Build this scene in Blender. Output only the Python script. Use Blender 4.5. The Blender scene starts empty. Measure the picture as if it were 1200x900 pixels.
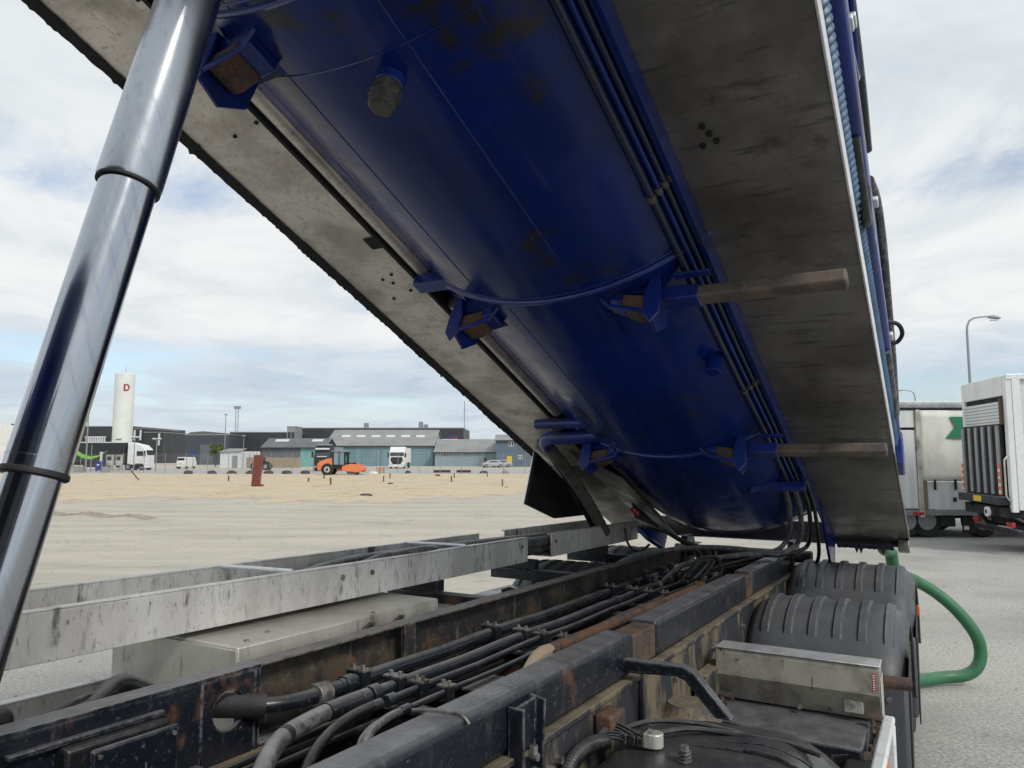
import bpy, math, random
from mathutils import Vector, Matrix
random.seed(7)
sc = bpy.context.scene
col = sc.collection
R_ = math.radians

# ------------------------------------------------------------------ camera, sky, sun, exposure
FPX, HOR, H = 867.0, 535.0, 2.05
PITCH = math.atan((HOR-450)/FPX)
AZ = R_(29.903)
cam = bpy.data.cameras.new('camera'); cam_o = bpy.data.objects.new('camera', cam); col.objects.link(cam_o)
cam.sensor_width = 36; cam.lens = FPX/1200*36; cam.clip_end = 6000; cam.clip_start = 0.05
cam_o.location = (0, 0, H); cam_o.rotation_euler = (math.pi/2+PITCH, 0, AZ)
sc.camera = cam_o

SUN_EL, SUN_AZ = R_(43), R_(112)           # azimuth measured clockwise from +Y
w = bpy.data.worlds.new('World'); sc.world = w; w.use_nodes = True
nt = w.node_tree; nt.nodes.clear()
def N_(t, **k):
    n = nt.nodes.new(t)
    for a, b in k.items(): setattr(n, a, b)
    return n
def mth(op, a=None, b=None, c=None, tree=None):
    t = tree or nt
    n = t.nodes.new('ShaderNodeMath'); n.operation = op
    for i, x in enumerate((a, b, c)):
        if x is None: continue
        if isinstance(x, (int, float)): n.inputs[i].default_value = x
        else: t.links.new(x, n.inputs[i])
    return n.outputs[0]
def ramp(tree, fac, stops, interp='EASE'):
    n = tree.nodes.new('ShaderNodeValToRGB'); n.color_ramp.interpolation = interp
    e = n.color_ramp.elements
    while len(e) < len(stops): e.new(0.5)
    for x, (p, c) in zip(e, stops):
        x.position = p; x.color = c if isinstance(c, tuple) else (c, c, c, 1)
    tree.links.new(fac, n.inputs[0])
    return n.outputs[0]
sky = N_('ShaderNodeTexSky', sky_type='NISHITA', sun_disc=False, sun_elevation=SUN_EL, sun_rotation=SUN_AZ,
         air_density=1.0, dust_density=1.0, ozone_density=1.6, altitude=0)
tc = N_('ShaderNodeTexCoord'); sep = N_('ShaderNodeSeparateXYZ'); nt.links.new(tc.outputs['Generated'], sep.inputs[0])
zc_ = mth('MAXIMUM', sep.outputs[2], 0.0)
den = mth('ADD', zc_, 0.10)
cx_ = mth('DIVIDE', sep.outputs[0], den); cy_ = mth('DIVIDE', sep.outputs[1], den)
cmb = N_('ShaderNodeCombineXYZ'); nt.links.new(cx_, cmb.inputs[0]); nt.links.new(cy_, cmb.inputs[1])
mp = N_('ShaderNodeMapping'); nt.links.new(cmb.outputs[0], mp.inputs[0]); mp.inputs['Location'].default_value = (2.2, 11.4, 0.0); mp.inputs['Rotation'].default_value = (0, 0, AZ)
n1 = N_('ShaderNodeTexNoise'); nt.links.new(mp.outputs[0], n1.inputs[0]); n1.inputs['Scale'].default_value = 0.62; n1.inputs['Detail'].default_value = 9; n1.inputs['Roughness'].default_value = 0.56; n1.inputs['Distortion'].default_value = 0.35
n2 = N_('ShaderNodeTexNoise'); nt.links.new(mp.outputs[0], n2.inputs[0]); n2.inputs['Scale'].default_value = 1.9; n2.inputs['Detail'].default_value = 8; n2.inputs['Roughness'].default_value = 0.6; n2.inputs['Distortion'].default_value = 0.5
# coverage changes with height: layered haze low down, dense cumulus, a thin blue belt, high grey cloud
belt = ramp(nt, sep.outputs[2], [(0.0, 0.62), (0.07, 0.52), (0.12, 0.55), (0.17, 0.68), (0.25, 0.64), (0.31, 0.47), (0.36, 0.54), (0.43, 0.74)])
nmix = mth('ADD', mth('MULTIPLY', n1.outputs[0], 0.72), mth('MULTIPLY', n2.outputs[0], 0.28))
cov = ramp(nt, mth('SUBTRACT', mth('ADD', nmix, belt), 0.5), [(0.41, 0.20), (0.585, 1.0)])
low = ramp(nt, sep.outputs[2], [(0.0, 1.0), (0.03, 0.9), (0.10, 0.0)])
cov = mth('MAXIMUM', cov, low)
shade = ramp(nt, n2.outputs[0], [(0.28, (0.74, 0.785, 0.82, 1)), (0.66, (0.93, 0.94, 0.94, 1))])
# cloud light grows thin and blue-grey in the last degrees above the horizon
haz = ramp(nt, sep.outputs[2], [(0.0, (0.76, 0.83, 0.89, 1)), (0.10, (0.66, 0.76, 0.87, 1)), (0.17, (1, 1, 1, 1)), (0.30, (0.97, 0.98, 0.99, 1)), (0.45, (0.86, 0.90, 0.93, 1))])
cm = N_('ShaderNodeMix', data_type='RGBA', blend_type='MULTIPLY'); cm.inputs[0].default_value = 0.85
nt.links.new(shade, cm.inputs[6]); nt.links.new(haz, cm.inputs[7])
b1 = N_('ShaderNodeBackground'); nt.links.new(sky.outputs[0], b1.inputs[0]); b1.inputs[1].default_value = 0.15
b2 = N_('ShaderNodeBackground'); nt.links.new(cm.outputs[2], b2.inputs[0]); b2.inputs[1].default_value = 0.98
mx = N_('ShaderNodeMixShader'); nt.links.new(cov, mx.inputs[0]); nt.links.new(b1.outputs[0], mx.inputs[1]); nt.links.new(b2.outputs[0], mx.inputs[2])
wo = N_('ShaderNodeOutputWorld'); nt.links.new(mx.outputs[0], wo.inputs[0])

sl = bpy.data.lights.new('sun', 'SUN'); sl.energy = 1.9; sl.angle = R_(14); sl.color = (1, 0.96, 0.9)
so = bpy.data.objects.new('sun', sl); col.objects.link(so)
sd = Vector((math.sin(SUN_AZ)*math.cos(SUN_EL), math.cos(SUN_AZ)*math.cos(SUN_EL), math.sin(SUN_EL)))
so.rotation_euler = sd.to_track_quat('Z', 'Y').to_euler(); so.location = sd*50
sc.render.filter_size = 1.15
vs = sc.view_settings; vs.view_transform = 'Standard'; vs.look = 'None'; vs.gamma = 1; vs.exposure = 0.0; vs.use_curve_mapping = False

# ------------------------------------------------------------------ frames of reference
cA, sA = math.cos(AZ), math.sin(AZ)
def L(u, v, z=0.0): return Vector((u*cA - v*sA, u*sA + v*cA, z))          # level view frame: u right, v away
def bu(px, v): return (px-600)/FPX*v*math.cos(PITCH)
def bz(py, v):
    t = (450-py)/FPX
    return H + v*(t*math.cos(PITCH)+math.sin(PITCH))/(math.cos(PITCH)-t*math.sin(PITCH))
TA = R_(23)
TT = Vector((0, math.cos(TA), -math.sin(TA))); TN = Vector((0, math.sin(TA), math.cos(TA)))
def TP(x, s, n): return Vector((x, 0, H)) + TT*s + TN*n                  # tipped tank frame: across, along, up
def KP(x, y, z): return Vector((x, y, z-0.022*(y-1.3)))                  # chassis frame (nose a little high)

# ------------------------------------------------------------------ materials
MATS = {}
def mat(name, base, rough=0.5, metal=0.0, blotch=None, spots=None, fine=None, dust_toplight=None, bump=0.0, bscale=40,
        coord=(1, 1, 1), coat=0.0, rvar=0.12, spec=0.5, brush=None, streaks=(), wear=None, rot=0.0):
    """blotch=(scale, colour, amount lo-hi); spots the same with hard edges; dust=(colour, amount) lies on upward faces and paints in some top light"""
    m = bpy.data.materials.new(name); m.use_nodes = True; t = m.node_tree; MATS[name] = m
    bs = t.nodes['Principled BSDF']
    tcn = t.nodes.new('ShaderNodeTexCoord'); mpn = t.nodes.new('ShaderNodeMapping'); t.links.new(tcn.outputs['Object'], mpn.inputs[0])
    mpn.inputs['Scale'].default_value = coord; mpn.inputs['Rotation'].default_value = (rot, 0, 0)
    def noise(s, det=6, ro=0.6):
        n = t.nodes.new('ShaderNodeTexNoise'); n.inputs['Scale'].default_value = s; n.inputs['Detail'].default_value = det; n.inputs['Roughness'].default_value = ro
        t.links.new(mpn.outputs[0], n.inputs[0]); return n.outputs[0]
    cur = None
    def mix(fac, c2, cur):
        n = t.nodes.new('ShaderNodeMix'); n.data_type = 'RGBA'
        t.links.new(fac, n.inputs[0])
        if cur is None: n.inputs[6].default_value = (*base, 1)
        else: t.links.new(cur, n.inputs[6])
        n.inputs[7].default_value = (*c2, 1)
        return n.outputs[2]
    if blotch:
        s, c, lo, hi = blotch; cur = mix(ramp(t, noise(s), [(lo, 0.0), (hi, 1.0)]), c, cur)
    if fine:
        s, c, lo, hi = fine; cur = mix(ramp(t, noise(s, 3, 0.7), [(lo, 0.0), (hi, 1.0)]), c, cur)
    if spots:
        s, c, lo, hi = spots; cur = mix(ramp(t, noise(s, 8, 0.68), [(lo, 0.0), (hi, 1.0)]), c, cur)
    for vec, c, lo, hi in streaks:                 # drips, runs and scratches along one direction
        m2 = t.nodes.new('ShaderNodeMapping'); m2.inputs['Scale'].default_value = vec
        m1 = t.nodes.new('ShaderNodeMapping'); m1.inputs['Rotation'].default_value = (rot, 0, 0)
        t.links.new(tcn.outputs['Object'], m1.inputs[0]); t.links.new(m1.outputs[0], m2.inputs[0])
        n = t.nodes.new('ShaderNodeTexNoise'); n.inputs['Scale'].default_value = 1; n.inputs['Detail'].default_value = 4; n.inputs['Roughness'].default_value = .62; t.links.new(m2.outputs[0], n.inputs[0])
        cur = mix(ramp(t, n.outputs[0], [(lo, 0.0), (hi, 1.0)]), c, cur)
    if wear:                                       # paint rubbed off along the edges
        bv = t.nodes.new('ShaderNodeBevel'); bv.samples = 4; bv.inputs[0].default_value = wear[1]
        ge = t.nodes.new('ShaderNodeNewGeometry'); dp = t.nodes.new('ShaderNodeVectorMath'); dp.operation = 'DOT_PRODUCT'
        t.links.new(bv.outputs[0], dp.inputs[0]); t.links.new(ge.outputs['Normal'], dp.inputs[1])
        e = mth('SUBTRACT', 1.0, dp.outputs['Value'], tree=t)
        f = mth('MULTIPLY', ramp(t, e, [(0.01, 0.0), (0.12, 1.0)]), ramp(t, noise(26, 6, .7), [(.38, 0.0), (.62, wear[2])]), tree=t)
        cur = mix(f, wear[0], cur)
    if dust_toplight:  # upward faces lighter: settled dust plus top light painted into the colour
        g = t.nodes.new('ShaderNodeNewGeometry'); sp = t.nodes.new('ShaderNodeSeparateXYZ'); t.links.new(g.outputs['Normal'], sp.inputs[0])
        up = ramp(t, sp.outputs[2], [(0.45, 0.0), (0.98, 1.0)])
        f = mth('MULTIPLY', up, ramp(t, noise(9), [(0.25, dust_toplight[1]*0.45), (0.75, dust_toplight[1])]), tree=t)
        cur = mix(f, dust_toplight[0], cur)
    if cur is not None: t.links.new(cur, bs.inputs['Base Color'])
    else: bs.inputs['Base Color'].default_value = (*base, 1)
    bs.inputs['Metallic'].default_value = metal
    rn = ramp(t, noise(7 if not brush else brush, 5), [(0.25, max(0.02, rough-rvar)), (0.75, min(1, rough+rvar))])
    t.links.new(rn, bs.inputs['Roughness'])
    bs.inputs['Specular IOR Level'].default_value = spec
    if coat: bs.inputs['Coat Weight'].default_value = coat; bs.inputs['Coat Roughness'].default_value = 0.08
    if bump:
        b = t.nodes.new('ShaderNodeBump'); b.inputs['Strength'].default_value = bump; b.inputs['Distance'].default_value = 0.01
        t.links.new(noise(bscale, 5), b.inputs['Height']); t.links.new(b.outputs[0], bs.inputs['Normal'])
    return m
RUST = (0.17, 0.075, 0.035); DUST = (0.30, 0.28, 0.25)
mat('chrome', (0.43, 0.45, 0.49), 0.15, 1.0, rvar=0.04, rot=R_(-14), streaks=(((60, 60, 3), (0.36, 0.38, 0.42), .5, .7), ((9, 9, 9), (0.30, 0.31, 0.34), .62, .8)), fine=(160, (0.3, 0.3, 0.32), .66, .76))
mat('chrome_dull', (0.45, 0.47, 0.50), 0.25, 1.0, rvar=0.05, rot=R_(-14), spots=(26, (0.33, 0.34, 0.36), .66, .78), streaks=(((60, 60, 3), (0.38, 0.40, 0.43), .5, .7), ((8, 8, 6), (0.34, 0.35, 0.37), .6, .8)))
mat('black_rubber', (0.017, 0.017, 0.018), 0.62, dust_toplight=((0.16, 0.155, 0.15), 0.55), bump=0.15, bscale=60)
mat('tank_blue', (0.004, 0.019, 0.165), 0.21, spec=.30, rot=R_(23), blotch=(1.6, (0.005, 0.018, 0.10), .35, .7), spots=(2.3, (0.030, 0.025, 0.020), .56, .68), streaks=(((38, 1.3, 38), (0.022, 0.035, 0.14), .60, .72), ((4, 26, 4), (0.012, 0.03, 0.15), .62, .74), ((16, 5, 16), (0.045, 0.037, 0.03), .67, .76)), rvar=0.10, bump=0.10, bscale=4)
mat('blue_paint', (0.009, 0.027, 0.19), 0.32, blotch=(8, (0.012, 0.022, 0.11), .45, .7), spots=(22, (0.10, 0.05, 0.03), .66, .72), coat=0.2)
mat('outrigger_steel', (0.14, 0.108, 0.086), 0.65, blotch=(7, (0.08, 0.07, 0.065), .4, .65), fine=(50, (0.26, 0.16, 0.09), .55, .8), bump=0.3, bscale=80)
mat('cap_steel', (0.10, 0.10, 0.085), 0.55, 0.3, blotch=(20, (0.05, 0.048, 0.04), .4, .65))
mat('rust_steel', (0.12, 0.062, 0.036), 0.8, blotch=(9, (0.05, 0.042, 0.042), .4, .62), fine=(60, (0.22, 0.12, 0.06), .5, .8), bump=0.3, bscale=90)
mat('panel_steel', (0.27, 0.26, 0.24), 0.46, 0.8, blotch=(2.4, (0.16, 0.15, 0.135), .38, .68), spots=(3.3, (0.06, 0.057, 0.053), .58, .80), streaks=(((3, 26, 3), (0.10, 0.095, 0.085), .55, .72), ((60, 60, 60), (0.03, 0.03, 0.03), .70, .76)), fine=(30, (0.2, 0.185, 0.16), .5, .8), rvar=0.13, bump=0.06, bscale=14, brush=5)
mat('panel_steel_light', (0.80, 0.735, 0.66), 0.42, 0.7, streaks=(((3, 9, 3), (0.40, 0.36, 0.31), .50, .78), ((14, 14, 14), (0.16, 0.14, 0.12), .68, .80)), blotch=(3.0, (0.48, 0.43, 0.37), .38, .68), spots=(5, (0.10, 0.09, 0.08), .66, .74), fine=(34, (0.42, 0.36, 0.3), .5, .8), rvar=0.12, bump=0.06, bscale=14)
mat('edge_steel', (0.80, 0.80, 0.80), 0.38, 0.6, blotch=(12, (0.6, 0.6, 0.6), .4, .7))
mat('tray_steel', (0.76, 0.745, 0.72), 0.42, 0.1, blotch=(3, (0.56, 0.54, 0.51), .38, .65), spots=(9, (0.085, 0.078, 0.07), .57, .70), fine=(40, (0.5, 0.48, 0.45), .5, .75), streaks=(((22, 22, 7), (0.13, 0.12, 0.105), .55, .80), ((110, 110, 40), (0.12, 0.11, 0.10), .60, .74)), coord=(1, 1, 0.28), dust_toplight=((0.5, 0.49, 0.47), 0.5), rvar=0.14)
mat('cabinet_steel', (0.62, 0.605, 0.55), 0.44, 0.4, blotch=(3, (0.40, 0.38, 0.33), .4, .65), spots=(6, (0.12, 0.10, 0.08), .60, .74), coord=(1, 1, 0.4), streaks=(((22, 22, 6), (0.20, 0.18, 0.14), .58, .80),), fine=(70, (0.30, 0.28, 0.25), .62, .74), dust_toplight=((0.42, 0.40, 0.36), 0.7))
mat('box_steel', (0.42, 0.40, 0.34), 0.45, 0.5, streaks=(((40, 40, 4), (0.14, 0.12, 0.09), .62, .72),), blotch=(6, (0.24, 0.225, 0.19), .42, .66), spots=(11, (0.09, 0.08, 0.07), .64, .72), fine=(60, (0.36, 0.30, 0.22), .55, .8))
mat('frame_paint', (0.007, 0.010, 0.018), 0.34, blotch=(5, (0.018, 0.02, 0.026), .45, .7), spots=(13, (0.16, 0.14, 0.12), .66, .72), fine=(55, (0.09, 0.09, 0.092), .60, .72), streaks=(((5, 5, 4), (0.12, 0.062, 0.036), .60, .72), ((16, 16, 5), (0.07, 0.065, 0.06), .58, .80), ((70, 70, 12), (0.20, 0.19, 0.18), .69, .76)), wear=((0.27, 0.27, 0.28), .012, .85), dust_toplight=((0.24, 0.24, 0.245), 0.68), bump=0.3, bscale=45)
mat('frame_rust', (0.020, 0.020, 0.021), 0.7, blotch=(5, (0.075, 0.058, 0.04), .44, .60), spots=(7, (0.13, 0.055, 0.03), .55, .66), fine=(40, (0.10, 0.105, 0.09), .60, .72), streaks=(((26, 26, 3), (0.11, 0.10, 0.08), .60, .70),), wear=((0.30, 0.28, 0.26), .012, .8), dust_toplight=((0.25, 0.245, 0.24), 0.7), bump=0.3, bscale=60)
mat('frame_dirt', (0.022, 0.025, 0.032), 0.7, blotch=(5, (0.17, 0.135, 0.085), .47, .60), spots=(12, (0.26, 0.23, 0.19), .62, .74), coord=(1, 1, 0.4), streaks=(((30, 30, 3.5), (0.03, 0.03, 0.032), .56, .66), ((45, 45, 5), (0.30, 0.28, 0.24), .66, .74)), dust_toplight=((0.24, 0.20, 0.14), 0.8), bump=0.45, bscale=40)
mat('pipe_paint', (0.009, 0.012, 0.018), 0.32, blotch=(8, (0.022, 0.023, 0.025), .45, .7), fine=(60, (0.10, 0.10, 0.10), .6, .75), dust_toplight=((0.26, 0.26, 0.26), 0.6), spots=(14, (0.10, 0.07, 0.05), .66, .74))
mat('trunk_grey', (0.13, 0.12, 0.11), 0.6, blotch=(10, (0.06, 0.055, 0.05), .4, .7))
mat('pipe_navy', (0.012, 0.018, 0.055), 0.35, blotch=(8, (0.025, 0.026, 0.04), .45, .7), fine=(60, (0.07, 0.07, 0.08), .62, .75))
mat('zinc', (0.32, 0.31, 0.29), 0.5, 0.7, blotch=(30, (0.12, 0.10, 0.08), .45, .65))
mat('hose_black', (0.009, 0.010, 0.011), 0.40, dust_toplight=((0.20, 0.20, 0.20), 0.5), blotch=(14, (0.045, 0.045, 0.045), .5, .7), fine=(70, (0.12, 0.12, 0.12), .62, .74))
mat('hose_dusty', (0.06, 0.06, 0.062), 0.55, dust_toplight=((0.34, 0.34, 0.33), 0.85), blotch=(30, (0.15, 0.15, 0.15), .45, .6), fine=(80, (0.26, 0.26, 0.25), .6, .72))
mat('dark_gap', (0.012, 0.012, 0.013), 0.85, blotch=(5, (0.03, 0.028, 0.025), .4, .7))
mat('fender_plastic', (0.056, 0.063, 0.077), 0.50, blotch=(4, (0.075, 0.077, 0.082), .4, .7), fine=(90, (0.15, 0.15, 0.15), .60, .74), spots=(16, (0.17, 0.17, 0.17), .66, .76), wear=((0.26, 0.26, 0.26), .02, .7), dust_toplight=((0.19, 0.19, 0.19), 0.45), bump=0.2, bscale=120)
mat('black_plastic', (0.013, 0.014, 0.016), 0.33, blotch=(5, (0.03, 0.03, 0.032), .45, .7), fine=(90, (0.14, 0.14, 0.14), .6, .74), spots=(12, (0.11, 0.11, 0.11), .6, .72), wear=((0.2, 0.2, 0.2), .015, .7), dust_toplight=((0.13, 0.13, 0.13), 0.4), bump=.1, bscale=80)
mat('white_aluminium', (0.80, 0.82, 0.82), 0.4, 0.3, blotch=(20, (0.65, 0.66, 0.66), .5, .7))
mat('green_rubber', (0.035, 0.15, 0.065), 0.5, blotch=(7, (0.035, 0.17, 0.085), .4, .7), dust_toplight=((0.16, 0.26, 0.19), 0.4), bump=0.1, bscale=60)
mat('light_blue_hose', (0.045, 0.11, 0.21), 0.45, blotch=(6, (0.025, 0.07, 0.14), .4, .7))
mat('red_paint', (0.45, 0.03, 0.025), 0.45, blotch=(20, (0.25, 0.03, 0.025), .4, .7))
mat('white_paint', (0.78, 0.78, 0.76), 0.5, blotch=(3, (0.66, 0.66, 0.64), .4, .7), coord=(1, 1, .4))
mat('orange_reflector', (0.75, 0.16, 0.02), 0.4)
mat('yellow_paint', (0.70, 0.50, 0.05), 0.5)
mat('glass_dark', (0.02, 0.025, 0.03), 0.08, spec=0.8)
mat('tyre', (0.022, 0.022, 0.022), 0.8, dust_toplight=((0.10, 0.10, 0.10), 0.3))
mat('grey_metal', (0.35, 0.36, 0.37), 0.45, 0.5, blotch=(4, (0.28, 0.29, 0.3), .4, .7))
mat('lamp_metal', (0.30, 0.31, 0.32), 0.5, 0.4)
mat('silo_white', (0.74, 0.76, 0.72), 0.55, blotch=(.25, (0.66, 0.68, 0.64), .4, .7))
mat('logo_red', (0.38, 0.035, 0.06), 0.5)
def cladding(name, base, c2, per=0.3, depth=0.5):
    m = mat(name, base, 0.55, blotch=(.35, c2, .4, .7), coord=(1, 1, .5)); t = m.node_tree
    wv = t.nodes.new('ShaderNodeTexWave'); wv.bands_direction = 'X'; wv.inputs['Scale'].default_value = 0.31/per; t.links.new(t.nodes['Texture Coordinate'].outputs['Object'], wv.inputs[0])
    b = t.nodes.new('ShaderNodeBump'); b.inputs['Strength'].default_value = depth; b.inputs['Distance'].default_value = 0.03
    t.links.new(wv.outputs[0], b.inputs['Height']); t.links.new(b.outputs[0], t.nodes['Principled BSDF'].inputs['Normal'])
cladding('clad_black', (0.035, 0.037, 0.043), (0.045, 0.048, 0.055))
cladding('clad_navy', (0.055, 0.065, 0.082), (0.065, 0.075, 0.09))
cladding('clad_teal', (0.19, 0.31, 0.345), (0.165, 0.275, 0.31), .35)
cladding('clad_green', (0.20, 0.42, 0.40), (0.17, 0.36, 0.35), .35)
cladding('clad_grey', (0.11, 0.12, 0.135), (0.13, 0.14, 0.155), .35)
cladding('clad_lightblue', (0.26, 0.35, 0.38), (0.23, 0.31, 0.35), .4)
cladding('clad_blue', (0.115, 0.16, 0.21), (0.10, 0.14, 0.19), .4)
cladding('clad_white', (0.66, 0.68, 0.68), (0.58, 0.60, 0.60), .25)
cladding('roof_grey', (0.27, 0.27, 0.265), (0.22, 0.225, 0.22), .18, .7)
cladding('roof_dark', (0.13, 0.135, 0.14), (0.11, 0.115, 0.12), .18, .7)
mat('skylight', (0.62, 0.62, 0.58), 0.35)
mat('window_pane', (0.30, 0.28, 0.19), 0.15, blotch=(1.2, (0.05, 0.05, 0.05), .4, .6))
mat('wood_stake', (0.16, 0.095, 0.05), 0.8, blotch=(6, (0.10, 0.06, 0.03), .4, .7))
mat('timber', (0.35, 0.28, 0.19), 0.8, blotch=(1.5, (0.28, 0.22, 0.15), .4, .7))
mat('brick_red', (0.21, 0.06, 0.048), 0.8, blotch=(9, (0.19, 0.045, 0.038), .4, .65))
mat('concrete_block', (0.34, 0.33, 0.31), 0.85, blotch=(4, (0.24, 0.235, 0.22), .4, .7))
mat('roller_orange', (0.80, 0.23, 0.09), 0.45, blotch=(3, (0.68, 0.20, 0.09), .4, .7))
mat('drum_steel', (0.16, 0.14, 0.125), 0.6, .3)
mat('debris_dark', (0.06, 0.055, 0.05), 0.9, blotch=(4, (0.10, 0.09, 0.075), .4, .7))
mat('swoosh_green', (0.24, 0.56, 0.06), 0.5)
mat('trailer_black', (0.028, 0.028, 0.034), 0.6)
mat('curtain_cream', (0.74, 0.735, 0.69), 0.6, blotch=(2.2, (0.62, 0.605, 0.54), .35, .7), spots=(5, (0.52, 0.50, 0.43), .62, .8), coord=(1, 1, .5), bump=0.15, bscale=3)
mat('flag_green', (0.02, 0.20, 0.105), 0.5)
mat('van_blue', (0.025, 0.055, 0.24), 0.5)
mat('mirror_silver', (0.45, 0.46, 0.47), 0.3, 0.6)
mat('leaf_green', (0.075, 0.115, 0.03), 0.6, blotch=(1.5, (0.12, 0.14, 0.035), .4, .7))
mat('leaf_far', (0.055, 0.075, 0.045), 0.8)
mat('bark', (0.09, 0.07, 0.05), 0.9)
mat('pillar_brown', (0.22, 0.17, 0.12), 0.6, blotch=(4, (0.12, 0.10, 0.08), .4, .7))

# ------------------------------------------------------------------ mesh helpers
class MB:
    def __init__(s, xf=None): s.V = []; s.F = []; s.xf = xf
    def p(s, q):
        q = Vector(q); q = s.xf(*q) if s.xf else q
        s.V.append(tuple(q)); return len(s.V)-1
    def hexa(s, q):                       # 8 points: bottom loop then top loop
        i = [s.p(x) for x in q]
        for f in ((3, 2, 1, 0), (4, 5, 6, 7), (0, 1, 5, 4), (1, 2, 6, 5), (2, 3, 7, 6), (3, 0, 4, 7)): s.F.append([i[k] for k in f])
        return s
    def box(s, x0, x1, y0, y1, z0, z1):
        return s.hexa([(x0, y0, z0), (x1, y0, z0), (x1, y1, z0), (x0, y1, z0), (x0, y0, z1), (x1, y0, z1), (x1, y1, z1), (x0, y1, z1)])
    def prism(s, poly, off):
        off = Vector(off); n = len(poly)
        a = [s.p(q) for q in poly]; b = [s.p(Vector(q)+off) for q in poly]
        s.F.append(a[::-1]); s.F.append(b)
        for k in range(n): s.F.append([a[k], a[(k+1) % n], b[(k+1) % n], b[k]])
        return s
    def tube(s, path, r, seg=10, caps=True, sub=0):
        P = [Vector(q) for q in path]
        if sub:
            Q = []
            for i in range(len(P)-1):
                p0 = P[max(i-1, 0)]; p1 = P[i]; p2 = P[i+1]; p3 = P[min(i+2, len(P)-1)]
                for k in range(sub):
                    t = k/sub
                    Q.append(0.5*((2*p1)+(p2-p0)*t+(2*p0-5*p1+4*p2-p3)*t*t+(3*p1-p0-3*p2+p3)*t**3))
            Q.append(P[-1]); P = Q
        n = len(P)
        rr = r if callable(r) else (lambda k: r[min(k, len(r)-1)]) if isinstance(r, (list, tuple)) else (lambda k: r)
        up = None; rings = []
        for k in range(n):
            d = (P[min(k+1, n-1)]-P[max(k-1, 0)])
            if d.length < 1e-9: d = P[min(k+1, n-1)]-P[k] if k+1 < n else P[k]-P[k-1]
            if d.length < 1e-9: d = Vector((0, 0, 1))
            d.normalize()
            if up is None:
                up = Vector((0, 0, 1)) if abs(d.z) < 0.9 else Vector((1, 0, 0))
            a = (up - d*up.dot(d))
            if a.length < 1e-6: a = d.orthogonal()
            a.normalize(); b = d.cross(a); up = a
            rings.append([s.p(P[k]+(a*math.cos(2*math.pi*j/seg)+b*math.sin(2*math.pi*j/seg))*rr(k)) for j in range(seg)])
        for k in range(n-1):
            for j in range(seg):
                s.F.append([rings[k][j], rings[k][(j+1) % seg], rings[k+1][(j+1) % seg], rings[k+1][j]])
        if caps: s.F.append(rings[0][::-1]); s.F.append(rings[-1])
        return s
    def grid(s, fn, nu, nv):
        idx = [[s.p(fn(i/nu, j/nv)) for j in range(nv+1)] for i in range(nu+1)]
        for i in range(nu):
            for j in range(nv): s.F.append([idx[i][j], idx[i+1][j], idx[i+1][j+1], idx[i][j+1]])
        return s
    def build(s, name, m, parent=None, bevel=0, seg=2, smooth=True, angle=35, solid=0):
        me = bpy.data.meshes.new(name); me.from_pydata(s.V, [], s.F); me.update()
        me.materials.append(MATS[m])
        if smooth:
            me.polygons.foreach_set('use_smooth', [True]*len(me.polygons))
            me.set_sharp_from_angle(angle=R_(angle))
        o = bpy.data.objects.new(name, me); col.objects.link(o)
        if parent is not None:
            o.parent = parent
            if parent.get('_world'): o.matrix_parent_inverse = Matrix.Translation(-parent.location)
        if solid:
            md = o.modifiers.new('thickness', 'SOLIDIFY'); md.thickness = solid; md.offset = 0
        if bevel:
            md = o.modifiers.new('bevel', 'BEVEL'); md.width = bevel; md.segments = seg; md.limit_method = 'ANGLE'; md.angle_limit = R_(40)
        return o
def tag(o, label=None, cat=None, group=None, kind=None):
    for k, x in (('label', label), ('category', cat), ('group', group), ('kind', kind)):
        if x: o[k] = x
    return o
def root(name, loc, label, cat, group=None, rz=0.0, world=False):
    o = bpy.data.objects.new(name, None); col.objects.link(o); o.location = loc; o.rotation_euler = (0, 0, rz); o.empty_display_size = .2
    if world: o['_world'] = 1
    return tag(o, label, cat, group)
def bg(name, px, v, label, cat, group=None, rot=0.0):                  # a thing standing at ground level in the view frame
    return root(name, L(bu(px, v), v, 0), label, cat, group, AZ+rot)
def part(name, m, parent, *boxes, bevel=0, smooth=False):
    b = MB()
    for q in boxes: b.box(*q)
    return b.build(name, m, parent, bevel=bevel, smooth=smooth)

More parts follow.
